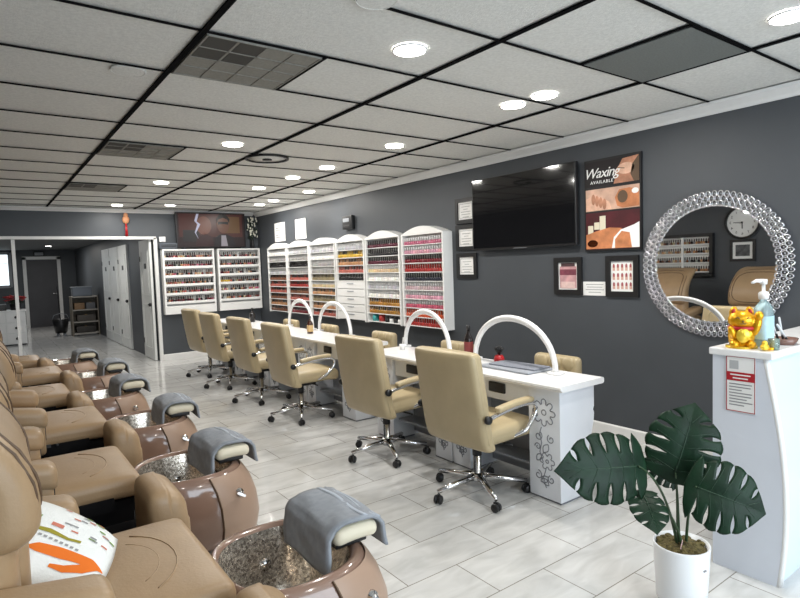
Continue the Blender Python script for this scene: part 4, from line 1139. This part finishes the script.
# printed pillow on the nearest chair
t = thing('printed_pillow', 'white pillow with orange fish print on the nearest pedicure chair', 'pillow', (0.125, 2.06, 0.645))
t.scale = (0.92, 0.92, 0.92)
_U = Vector((0.88, 0.10, -0.46)).normalized(); _V = Vector((0.17, 0.93, 0.33)); _V = (_V-_U*_V.dot(_U)).normalized(); _W = _U.cross(_V)
Rp = Matrix((_U, _V, _W)).transposed() @ Matrix.Rotation(math.radians(-24), 3, 'Z')
def psurf(u, v, s_=1):
    h = 0.20
    a = max(0.0, 1-(abs(u)/h)**2.6)*max(0.0, 1-(abs(v)/h)**2.6)
    return Rp @ Vector((u*(1-0.10*(v/h)**2), v*(1-0.10*(u/h)**2), s_*0.055*a**0.5))
pm = MB(); N = 18; vs = []; fs = []
for s_ in (1, -1):
    for i in range(N+1):
        for j in range(N+1): vs.append(psurf(-0.20+0.40*i/N, -0.20+0.40*j/N, s_))
for s_ in (0, 1):
    for i in range(N):
        for j in range(N):
            a = s_*(N+1)**2+i*(N+1)+j; fs.append((a, a+1, a+N+2, a+N+1))
pm.add(vs, fs, 0, True)
obj('cushion', pm, mat('pillow_white', srgb(232, 234, 232), 0.85, bump=0.2, bscale=120), t)
def pstrip(name, top, bot, m_, parent=t):
    b_ = MB(); vs = []; n = 24
    def interp(P, u):
        u = u*(len(P)-1); i = min(len(P)-2, int(u)); f = u-i
        return (P[i][0]*(1-f)+P[i+1][0]*f, P[i][1]*(1-f)+P[i+1][1]*f)
    for i in range(n+1):
        p, q = interp(top, i/n), interp(bot, i/n)
        for j in range(7):
            u = 0.83*(p[0]*(1-j/6)+q[0]*j/6); v = 0.83*(p[1]*(1-j/6)+q[1]*j/6)+0.045
            vs.append(psurf(u, v)+Rp @ Vector((0, 0, 0.0022)))
    fs = [(i*7+j, i*7+j+1, i*7+j+8, i*7+j+7) for i in range(n) for j in range(6)]
    obj(name, b_.add(vs, fs, 0, True), m_, parent)
M_orange = mat('print_orange', srgb(226, 112, 24), 0.8); M_ol = mat('print_olive', srgb(150, 140, 40), 0.8); M_pg = mat('print_grey', srgb(150, 150, 150), 0.8)
M_pr = mat('print_rose', srgb(200, 120, 100), 0.8); M_gn = mat('print_green', srgb(120, 150, 70), 0.8)
# pillow axes: u runs down the slope, v across towards the far side
pstrip('print_motif', [(-0.10, -0.17), (-0.06, -0.13), (0.02, -0.11), (0.10, -0.10), (0.16, -0.09), (0.22, -0.11)], [(-0.10, -0.17), (-0.05, -0.175), (0.04, -0.165), (0.10, -0.15), (0.16, -0.14), (0.22, -0.115)], M_orange)
pstrip('print_motif', [(0.16, -0.11), (0.12, -0.15), (0.07, -0.185), (0.02, -0.20)], [(0.20, -0.12), (0.15, -0.18), (0.08, -0.215), (0.02, -0.215)], M_orange)
pstrip('print_motif', [(-0.12, -0.05), (-0.05, -0.035), (0.03, -0.045), (0.08, -0.03)], [(-0.12, -0.07), (-0.05, -0.06), (0.03, -0.06), (0.08, -0.045)], M_ol)
pstrip('print_motif', [(-0.15, 0.02), (-0.11, 0.03)], [(-0.15, -0.02), (-0.11, -0.02)], M_gn)
pstrip('print_motif', [(-0.06, 0.01), (-0.01, 0.012)], [(-0.06, -0.012), (-0.01, -0.01)], M_pr)
random.seed(3)
for k in range(20):
    u = random.uniform(-0.05, 0.19); v = random.uniform(0.0, 0.17)
    pstrip('print_motif', [(u, v), (u+0.03, v+0.004)], [(u, v-0.008), (u+0.03, v-0.006)], (M_pr, M_pg, M_gn)[k % 3])
for k in range(8):
    u = -0.08+0.022*k
    pstrip('print_motif', [(u, -0.082), (u+0.013, -0.080)], [(u, -0.094), (u+0.013, -0.092)], M_pg)

# ------------------------------------------------------------------ reception counter and its things
A = Vector((2.787, 1.298)); B = Vector((2.787, 1.05))
t = thing('reception_counter', 'white curved reception counter at the right edge of the photo', 'reception desk', (0, 0, 0))
dirv = (B-A).normalized(); nrm2 = Vector((dirv.y, -dirv.x)); nrm2 = nrm2 if nrm2.x < 0 else -nrm2
# side panel bows out at the front, as seen from the side: offsets along the panel per height
prof = []
def bow(z): return 0.085*math.sin(PI*(0.25+0.75*min(1.0, max(0.0, z/1.025))))
nz_ = 16
ring_l = []
def pt(s_, off, z): p = A + dirv*s_ + nrm2*off; return (p.x, p.y, z)
Lp = (B-A).length
vs = []; fs = []
for i in range(nz_+1):
    z = 1.025*i/nz_
    for off in (0.0, -0.03):
        vs.append(pt(0.0, off, z)); vs.append(pt(Lp-0.03+bow(z), off, z))
for i in range(nz_):
    a = 4*i
    fs += [(a, a+1, a+5, a+4), (a+3, a+2, a+6, a+7), (a+1, a+3, a+7, a+5), (a+2, a, a+4, a+6)]
fs += [(0, 2, 3, 1), (4*nz_, 4*nz_+1, 4*nz_+3, 4*nz_+2)]
obj('side_panel', MB().add(vs, fs), M_recept, t)
# bowed front
fr_ = []
for i in range(nz_+1):
    z = 1.025*i/nz_
    row = []
    s0 = A + dirv*(Lp-0.03+bow(z)) - nrm2*0.03
    d2 = Vector((1.0, 0.0))
    for k in range(9): 
        p = s0 + d2*(1.32*k/8); row.append(Vector((p.x, p.y, z)))
    fr_.append(row)
bk = MB(); bk.loft(fr_, closed=False); bk2 = [[Vector((p.x, p.y+0.02, p.z)) for p in row] for row in fr_]; bk.loft(bk2, closed=False)
obj('front_panel', bk, mat('reception_blue_white', srgb(214, 228, 240), 0.3), t)
ed = MB()
for off in (0.004,):
    ed.tube([pt(Lp-0.026+bow(1.025*i/nz_), -0.012, 1.025*i/nz_) for i in range(nz_+1)], 0.014, 6)
obj('edge_trim', ed, M_white, t)
d2 = Vector((1.0, 0.0))
p0 = A - dirv*0.012 + nrm2*0.016; p1 = B + dirv*0.013 + nrm2*0.016; p2 = p1 + d2*1.38; p3 = Vector((p2.x, p0.y))
obj('counter_top', MB().prism([tuple(p) for p in (p0, p1, p2, p3)], 1.026, 1.060, 'z'), M_top, t, bevel=0.006)
obj('back_panel', MB().box((3.46, 1.28, 0.51), (1.28, 0.03, 1.02)), M_recept, t)
CT = 1.0602
# notice on the side panel
ang = math.atan2(dirv.y, dirv.x)
mid = A + dirv*0.126 + nrm2*0.004
t = thing('notice_label', 'white notice with a red band stuck on the reception counter side', 'notice', (mid.x, mid.y, 0.898), ang)
t.scale = (1.08, 1.0, 1.12)
# local x runs along the panel to the right as read, local -y faces the room
obj('sheet', MB().box((0, 0.0, 0), (0.115, 0.003, 0.232)), M_paper, t)
obj('border', MB().box((0, -0.002, 0.113), (0.115, 0.001, 0.003)).box((0, -0.002, -0.113), (0.115, 0.001, 0.003)).box((-0.056, -0.002, 0), (0.003, 0.001, 0.226)).box((0.056, -0.002, 0), (0.003, 0.001, 0.226)), flat('notice_red', 160, 30, 44), t)
obj('red_band', MB().box((0, -0.0025, 0.032), (0.108, 0.002, 0.036)), flat('notice_red2', 170, 28, 40), t)
tl = MB()
for q, wd in enumerate((0.08, 0.06)): tl.box((0, -0.004, 0.039-q*0.014), (wd, 0.001, 0.005))
obj('text_lines', tl, M_paper, t)
tl = MB()
for q, wd in enumerate((0.09, 0.085, 0.05, 0.09, 0.088, 0.07, 0.092, 0.06)): tl.box((-(0.09-wd)/2, -0.0022, 0.0-q*0.0125), (wd, 0.001, 0.0042))
obj('text_lines', tl, M_print, t)
obj('picture', MB().box((-0.026, -0.0022, 0.08), (0.036, 0.001, 0.036)), flat('notice_grey', 176, 178, 180), t)

# golden beckoning cat
t = thing('lucky_cat', 'golden beckoning cat figurine on the corner of the reception counter', 'figurine', (2.856, 1.2, CT), math.radians(-150))
# local +x faces the viewer
b_ = MB()
b_.ell((0, 0, 0.055), (0.052, 0.056, 0.062), n=20, m_=14).ell((0.006, 0, 0.128), (0.05, 0.058, 0.047), n=20, m_=14)
for sy in (-1, 1):
    b_.ell((0.002, sy*0.034, 0.168), (0.014, 0.017, 0.026), (sy*0.35, 0, 0), 10, 8)
    b_.ell((0.042, sy*0.034, 0.020), (0.030, 0.022, 0.02), None, 12, 8)
b_.ell((0.028, 0.058, 0.105), (0.018, 0.019, 0.05), (-0.25, 0, 0), 12, 8).ell((0.034, 0.066, 0.152), (0.02, 0.019, 0.022), None, 12, 8)
b_.ell((0.040, -0.042, 0.075), (0.022, 0.017, 0.032), (0.4, 0.3, 0), 12, 8)
b_.ell((-0.045, -0.03, 0.03), (0.02, 0.02, 0.03), None, 10, 8)
o = obj('body', b_, M_gold, t)
rm = o.modifiers.new('remesh', 'REMESH'); rm.mode = 'VOXEL'; rm.voxel_size = 0.0035; rm.use_smooth_shade = True
sm = o.modifiers.new('smooth', 'SMOOTH'); sm.iterations = 3
obj('red_collar', MB().tube([(0.006+0.046*math.cos(2*PI*k/20), 0.050*math.sin(2*PI*k/20), 0.093) for k in range(20)], 0.009, 8, True), M_red, t)
for sy in (-1, 1): obj('inner_ear', MB().ell((0.016, sy*0.034, 0.170), (0.004, 0.008, 0.014), (sy*0.35, 0, 0), 8, 6), M_red, t)
obj('face', MB().tube([(0.053, -0.03, 0.140), (0.056, -0.022, 0.146), (0.058, -0.014, 0.140)], 0.0025, 5).tube([(0.058, 0.014, 0.140), (0.056, 0.022, 0.146), (0.053, 0.03, 0.140)], 0.0025, 5).tube([(0.058, -0.012, 0.118), (0.060, -0.005, 0.114), (0.061, 0, 0.119), (0.060, 0.005, 0.114), (0.058, 0.012, 0.118)], 0.002, 5).ell((0.0585, 0, 0.126), (0.003, 0.005, 0.004), None, 8, 6), M_pipe, t)
obj('gold_coin', MB().lathe([(0, 0.0), (0.026, 0.0), (0.028, 0.004), (0.026, 0.008), (0, 0.008)], (0.052, 0, 0.062), 20, 'x', sy=1.25), M_goldlight, t)
obj('base_plate', MB().lathe([(0, 0), (0.066, 0), (0.066, 0.008), (0, 0.008)], n=28), M_goldlight, t)
t = thing('gold_ingot_ornament', 'small gold ornament beside the cat on the reception counter', 'ornament', (2.815, 1.085, CT), 0.2)
obj('ingot', MB().ell((0, 0, 0.016), (0.028, 0.018, 0.016), None, 16, 10).ell((0, 0, 0.032), (0.014, 0.012, 0.014), None, 14, 8), M_goldlight, t)
obj('coin_stack', MB().lathe([(0, 0), (0.016, 0), (0.016, 0.012), (0, 0.012)], (0.028, -0.016, 0), 14), M_gold, t)

# hand sanitiser
t = thing('sanitizer_bottle', 'clear blue pump bottle of sanitizer on the reception counter', 'bottle', (2.955, 1.145, CT))
t.scale = (1.12, 1.12, 1.2)
secs = []
for (z, a) in ((0.0, 0.036), (0.006, 0.041), (0.13, 0.042), (0.15, 0.038), (0.168, 0.024), (0.176, 0.016), (0.19, 0.0155)):
    secs.append([Vector((a*math.copysign(abs(math.cos(2*PI*k/28))**0.7, math.cos(2*PI*k/28)), 0.8*a*math.copysign(abs(math.sin(2*PI*k/28))**0.7, math.sin(2*PI*k/28)), z)) for k in range(28)])
obj('bottle_body', MB().loft(secs, True, True), mat('sanitizer_gel', srgb(206, 232, 236), 0.08, trans=0.7, ior=1.34), t)
obj('pump_cap', MB().lathe([(0.019, 0.185), (0.02, 0.208), (0.014, 0.214), (0.007, 0.216), (0.0065, 0.245), (0, 0.245)], n=20), M_white, t)
obj('pump_head', MB().lathe([(0.013, 0.243), (0.014, 0.262), (0, 0.264)], n=16).tube([(0, 0, 0.256), (-0.028, 0.016, 0.258), (-0.046, 0.027, 0.250)], [0.008, 0.007, 0.005], 8), M_white, t)
la = MB().loft([[Vector((1.03*p.x, 1.03*p.y, z)) for p in secs[2]] for z in (0.03, 0.12)])
obj('label', la, mat('label_pale_blue', srgb(176, 208, 220), 0.5, noise=0.12, nscale=40), t)
t = thing('glass_jar', 'small clear glass jar in front of the sanitizer bottle', 'jar', (2.868, 1.068, CT))
obj('glass', MB().lathe([(0, 0), (0.022, 0), (0.024, 0.05), (0.021, 0.05), (0.019, 0.004), (0, 0.004)], n=20), mat('jar_glass', (0.75, 0.92, 0.86), 0.05, trans=0.85), t)
obj('contents', MB().lathe([(0, 0.005), (0.0185, 0.005), (0.0195, 0.022), (0, 0.022)], n=16), mat('jar_green', srgb(150, 190, 160), 0.5), t)
t = thing('pen_dish', 'brown glass dish holding silver pens at the edge of the counter', 'dish', (3.075, 1.105, CT))
obj('dish', MB().lathe([(0, 0), (0.05, 0), (0.062, 0.03), (0.056, 0.03), (0.045, 0.006), (0, 0.006)], n=24), mat('dish_brown', srgb(120, 90, 80), 0.15, coat=0.4), t)
for k, (dx, dy, dz, ln_) in enumerate(((-0.30, 0.02, 0.8, 0.10), (-0.62, 0.10, 0.62, 0.10), (-0.05, 0.25, 0.8, 0.10))):
    d = Vector((dx, dy, dz)).normalized(); p = Vector((0.0, (0.0, -0.02, 0.02)[k], 0.014))
    pn = thing('silver_pen', ('silver pen leaning steepest in the brown dish', 'silver pen lying lowest in the brown dish', 'silver pen at the back of the brown dish')[k], 'pen', (3.075, 1.105, CT), 0, 'pens in the brown dish')
    obj('barrel', MB().tube([p, p+d*ln_*1.25], 0.005, 8), flat('pen_silver%d' % k, 206, 208, 210, 0.3), pn)
    obj('grip', MB().tube([p+d*0.01, p+d*0.035], 0.0055, 8), M_black, pn)

# ------------------------------------------------------------------ potted monstera
PX, PY = 2.34, 1.22
t = thing('potted_monstera', 'green monstera plant in a white pot beside the reception counter', 'potted plant', (PX, PY, 0))
pot = obj('pot', MB().lathe([(0, 0.03), (0.094, 0.03), (0.100, 0.04), (0.112, 0.265), (0.112, 0.275), (0.106, 0.275), (0.103, 0.25), (0.0, 0.25)], n=40), M_pot, t)
ft = MB()
for k in range(4): ft.lathe([(0, 0), (0.012, 0), (0.015, 0.034), (0, 0.034)], (0.075*math.cos(k*PI/2+0.6), 0.075*math.sin(k*PI/2+0.6), 0), 10)
obj('pot_foot', ft, M_wood, pot)
obj('pot_mark', MB().box((0.1105*math.cos(-1.75), 0.1105*math.sin(-1.75), 0.20), (0.014, 0.004, 0.006), (0, 0, -0.18)), M_print, pot)
so = MB(); so.lathe([(0.102, 0.251), (0.09, 0.262), (0.05, 0.272), (0, 0.275)], n=28)
random.seed(9)
for k in range(70):
    a = random.uniform(0, 2*PI); r = 0.092*math.sqrt(random.random())
    so.ell((r*math.cos(a), r*math.sin(a), 0.262+0.012*(1-r/0.1)), (random.uniform(0.008, 0.016),)*2+(random.uniform(0.005, 0.012),), None, 7, 5)
obj('soil', so, M_soil, t)
def leaf(base, tip, facing, width, label=None, curl=0.22, slits=6, start=(0, 0, 0.265)):
    base = Vector(base)-Vector((PX, PY, 0)); tip = Vector(tip)-Vector((PX, PY, 0))
    Y = (tip-base); L_ = Y.length; Y.normalize()
    Z = Vector(facing); Z = (Z-Y*Z.dot(Y)).normalized(); X = Y.cross(Z)
    def P(u, v):    # u along 0..1 (midrib), v signed half width in metres
        w_ = v/width
        z = -curl*L_*(u-0.35)**2 + 0.16*abs(v)*(1-abs(w_)) - 0.34*v*v/width - 0.04*L_*u*u
        return base + X*v + Y*(u*L_) + Z*z
    def half(u):    # outline half width
        if u < 0.0: return width*0.5*max(0, 1-(u/-0.16))**0.5
        return 0.5*width*(max(0.0, math.sin(PI*min(1, (u*0.80+0.20))))**0.62)*(1 if u < 0.7 else (1-((u-0.7)/0.3)**2*0.72))
    mb = MB()
    for sgn in (-1, 1):
        ns = slits
        edges = [-0.16+1.16*i/ns for i in range(ns+1)]
        vs = []; fs = []
        for i in range(ns):
            u0, u1 = edges[i], edges[i+1]
            m0, m1 = max(0, u0*0.86), max(0, u1*0.86)
            K = 11
            for a in range(5):
                f = a/4
                for k in range(K+1):
                    g_ = k/K
                    gap = 0 if g_ < 0.42 else 0.26*math.sin(PI*min(1, (g_-0.42)/0.58*0.93))*(1 if 0 < i < ns-1 else 0.5)
                    lo = gap*0.5 if i > 0 else 0; hi = 1-(gap*0.5 if i < ns-1 else 0)
                    ff = lo+(hi-lo)*f
                    um = m0+(m1-m0)*ff; uo = u0+(u1-u0)*ff
                    hw_ = half(uo)*(1-0.05*(2*f-1)**2*(g_**3))
                    u = um+(uo-um)*g_**1.3 + 0.07*g_*(1-g_)
                    vs.append(P(u, sgn*hw_*g_))
            o0 = i*5*(K+1)
            for a in range(4):
                for k in range(K):
                    q = o0+a*(K+1)+k; fs.append((q, q+1, q+K+2, q+K+1))
        mb.add(vs, fs, 0, True)
    lf = obj('leaf', mb, M_leaf, t)
    sd_ = lf.modifiers.new('solidify', 'SOLIDIFY'); sd_.thickness = 0.0016; sd_.offset = 0
    vn = MB().tube([P(u/10, 0)+Z*0.0015 for u in range(0, 10)], [0.0032*(1-u/12) for u in range(0, 10)], 5)
    for i in range(1, slits):
        u = 0.86*(-0.16+1.16*(i+0.0)/slits)
        if u < 0.02: u = 0.02
        for sgn in (-1, 1):
            uo = -0.16+1.16*(i+0.5)/slits
            vn.tube([P(u+(uo-u)*g_**1.3+0.07*g_*(1-g_), sgn*half(uo)*g_)+Z*0.0014 for g_ in (0.0, 0.2, 0.4, 0.6, 0.8)], 0.0011, 4)
    obj('leaf_vein', vn, M_vein, lf)
    s0 = Vector(start); mid_ = (s0*0.45+base*0.55) + Vector((0, 0, 0.06)); 
    pts = []
    for k in range(13):
        u = k/12; pts.append(s0*(1-u)**2 + (Vector((s0.x*0.7+base.x*0.3, s0.y*0.7+base.y*0.3, base.z*0.75+s0.z*0.25)))*2*u*(1-u) + base*u*u)
    obj('stem', MB().tube(pts, [0.0065-0.003*k/12 for k in range(13)], 7), M_stem, t)
cam_v = Vector((0, 0, 1.5))
leaf((2.06, 1.245, 0.668), (1.716, 1.354, 0.702), (-0.6, -0.8, 0.35), 0.28, start=(-0.015, 0.01, 0.265))
leaf((2.266, 1.205, 0.60), (2.36, 1.16, 0.885), (-0.78, -0.62, 0.25), 0.30, start=(0.0, 0.01, 0.265), curl=0.3)
leaf((2.225, 1.10, 0.585), (2.345, 0.885, 0.51), (-0.8, -0.6, 0.40), 0.28, start=(0.02, -0.01, 0.265), curl=0.3)
leaf((2.075, 1.235, 0.555), (1.985, 1.12, 0.47), (-0.45, -0.62, 0.6), 0.15, slits=5, start=(-0.01, -0.01, 0.265))
leaf((2.401, 1.274, 0.525), (2.300, 1.36, 0.615), (-0.5, -0.6, 0.6), 0.14, slits=5, start=(0.01, 0.02, 0.265))
obj('plant_tag', MB().box((-0.055, -0.03, 0.295), (0.02, 0.002, 0.035), (0.2, 0.1, 0.5)), flat('tag_pink', 226, 190, 190), t)

# ------------------------------------------------------------------ left wall things seen in the mirror
t = thing('wall_clock', 'large round black rimmed clock on the left wall, seen in the mirror', 'clock', (XL, 3.87, 1.965))
obj('rim', MB().lathe([(0.245, 0.002), (0.25, 0.045), (0.225, 0.05), (0.218, 0.02)], n=48, axis='x', ring=True), M_black, t)
obj('dial', MB().lathe([(0.222, 0.004), (0.222, 0.02), (0, 0.02)], n=48, axis='x', smooth=False), M_paper, t)
hd = MB()
for k in range(12):
    a = PI/6*k
    n_me = letter('numeral', str(12 if k == 0 else k), 0.055, M_black, t, (0.0215, math.sin(a)*-0.17*-1, math.cos(a)*0.17), (PI/2, 0, PI/2), depth=0.001)
obj('clock_hand', MB().box((0.026, 0.06, -0.004), (0.003, 0.13, 0.010), (0.08, 0, 0)), M_black, t)
obj('clock_hand', MB().box((0.030, 0.0, -0.045), (0.003, 0.012, 0.10)), M_black, t)
obj('hub', MB().lathe([(0.012, 0.022), (0.012, 0.034), (0, 0.034)], n=14, axis='x'), M_black, t)
t = thing('framed_picture', 'small black framed picture under the clock, seen in the mirror', 'picture', (XL, 3.87, 1.545))
obj('frame', MB().box((0.012, 0, 0.145), (0.022, 0.36, 0.04)).box((0.012, 0, -0.145), (0.022, 0.36, 0.04)).box((0.012, 0.16, 0), (0.022, 0.04, 0.25)).box((0.012, -0.16, 0), (0.022, 0.04, 0.25)), M_black, t)
obj('mat_board', MB().box((0.006, 0, 0), (0.006, 0.28, 0.25)), M_paper, t)
obj('print', MB().box((0.0105, 0, 0), (0.002, 0.20, 0.17)), mat('print_dark', srgb(80, 82, 84), 0.5, noise=0.5, nscale=16), t)

# ------------------------------------------------------------------ corridor things
t = thing('white_dresser', 'white chest of drawers with dark knobs in the corridor, under the red flowers', 'chest of drawers', (0.36, 15.1, 0))
obj('carcass', MB().box((0, 0.2, 0.39), (0.74, 0.40, 0.72)), M_door, t)
obj('top', MB().box((0, 0.2, 0.765), (0.78, 0.44, 0.03)), M_white, t)
obj('plinth', MB().box((0, 0.2, 0.015), (0.70, 0.36, 0.03)), M_black, t)
for r in range(3):
    for cx in (-0.185, 0.185):
        d = obj('drawer', MB().box((cx, -0.008, 0.155+0.235*r), (0.35, 0.016, 0.215)), M_white, t)
        obj('knob', MB().lathe([(0.02, 0), (0.014, -0.02), (0.028, -0.032), (0, -0.046)], (cx, -0.016, 0.155+0.235*r), 12, 'y'), M_black, d)
t = thing('red_poinsettia', 'red flowering plant in a dark pot on the white chest of drawers', 'potted plant', (0.56, 15.28, 0.7805))
obj('pot', MB().lathe([(0, 0), (0.09, 0), (0.11, 0.14), (0.10, 0.14), (0, 0.12)], n=20), M_black, t)
fl = MB(); lf_ = MB(); random.seed(21)
for k in range(48):
    a = random.uniform(0, 2*PI); r = random.uniform(0.05, 0.22); z = 0.24+random.uniform(0, 0.10)-r*0.25
    fl.ell((r*math.cos(a), r*math.sin(a)*0.7, z), (0.06, 0.025, 0.008), (random.uniform(-.4, .4), random.uniform(-.4, .4), a), 8, 5)
for k in range(30):
    a = random.uniform(0, 2*PI); r = random.uniform(0.04, 0.17); z = 0.15+random.uniform(0, 0.06)
    lf_.ell((r*math.cos(a), r*math.sin(a)*0.7, z), (0.06, 0.028, 0.006), (random.uniform(-.5, .5), random.uniform(-.5, .5), a), 8, 5)
obj('red_bracts', fl, M_red, t); obj('leaves', lf_, M_greenery, t)
t = thing('black_tray_box', 'low black box on the white chest of drawers', 'box', (0.24, 15.25, 0.7805))
obj('box', MB().rbox((0, 0, 0.06), (0.30, 0.22, 0.12), 0.01, 2), M_black, t)
obj('lid', MB().box((0, 0, 0.126), (0.31, 0.23, 0.014)), mat('dark_grey2', (0.04, 0.04, 0.042), 0.4), t)
t = thing('open_shelf_unit', 'grey wooden shelf unit with three tiers in the corridor', 'shelf unit', (2.02, 16.0, 0))
for sgn in (-1, 1): obj('side_panel', MB().box((sgn*0.285, 0.2, 0.49), (0.025, 0.40, 0.98)), M_wood, t)
for z in (0.06, 0.34, 0.64, 0.965): obj('shelf', MB().box((0, 0.2, z), (0.544, 0.39, 0.028)), flat('shelf_grey', 176, 170, 160), t)
obj('back_panel', MB().box((0, 0.395, 0.49), (0.544, 0.012, 0.88)), M_wood, t)
t = thing('storage_crate', 'grey plastic storage box on top of the corridor shelf unit', 'storage box', (1.98, 16.19, 0.9795))
obj('tub', MB().rbox((0, 0, 0.11), (0.42, 0.30, 0.215), 0.015, 3), flat('crate_grey', 120, 126, 134), t)
obj('lid', MB().rbox((0, 0, 0.225), (0.45, 0.33, 0.025), 0.008, 2), flat('crate_lid', 140, 146, 152), t)
for k, (x, z, w_, col, lb) in enumerate(((-0.12, 0.6545, 0.22, (140, 110, 80), 'brown carton on the upper tier of the corridor shelf unit'), (0.13, 0.6545, 0.2, (108, 108, 110), 'grey carton on the upper tier of the corridor shelf unit'), (0.02, 0.3545, 0.4, (90, 84, 78), 'wide dark carton on the middle tier of the corridor shelf unit'), (0.0, 0.0745, 0.42, (70, 66, 62), 'dark carton on the bottom tier of the corridor shelf unit'))):
    b_ = thing('carton', lb, 'box', (2.02+x, 16.16, z), 0, 'cartons on the corridor shelf unit')
    obj('box', MB().rbox((0, 0, 0.08), (w_, 0.26, 0.16), 0.006, 2), flat('carton%d' % k, *col), b_)
    obj('tape', MB().box((0, 0, 0.1608), (0.05, 0.262, 0.0015)), M_label, b_)
t = thing('mop_bucket', 'black mop bucket standing before the grey corridor shelf unit', 'bucket', (1.53, 16.6, 0))
obj('tub', MB().lathe([(0, 0.07), (0.13, 0.07), (0.19, 0.42), (0.18, 0.42), (0.125, 0.085), (0, 0.085)], n=20), M_black, t)
for k in range(4):
    obj('caster', MB().lathe([(0, -0.015), (0.035, -0.015), (0.035, 0.015), (0, 0.015)], (0.10*math.cos(k*PI/2+.7), 0.10*math.sin(k*PI/2+.7), 0.035), 12, 'y').box((0.10*math.cos(k*PI/2+.7), 0.10*math.sin(k*PI/2+.7), 0.06), (0.03, 0.03, 0.03)), M_greypanel, t)
obj('bucket_handle', MB().tube([(-0.18, 0, 0.42), (-0.14, 0, 0.52), (0, 0, 0.56), (0.14, 0, 0.52), (0.18, 0, 0.42)], 0.008, 6), M_greypanel, t)
t = thing('mop', 'dark mop handle standing in the black bucket', 'mop', (1.50, 16.62, 0.0865))
obj('handle', MB().tube([(0.03, 0, 0.16), (0.02, 0, 0.6), (0.0, 0, 1.15)], 0.013, 8), M_black, t)
mp_ = MB()
for k in range(14): mp_.tube([(0.03, 0, 0.2), (0.03+0.07*math.cos(k*.45), 0.07*math.sin(k*.45), 0.01)], 0.014, 5)
obj('mop_head', mp_, M_greypanel, t)
t = thing('exit_sign', 'small dark sign box on the far wall above the dark corridor door', 'sign', (1.40, YC, 2.17))
obj('case', MB().rbox((0, -0.04, 0), (0.28, 0.076, 0.15), 0.01, 2), M_black, t)
obj('face', MB().box((0, -0.0795, 0), (0.22, 0.003, 0.09)), M_greypanel, t)
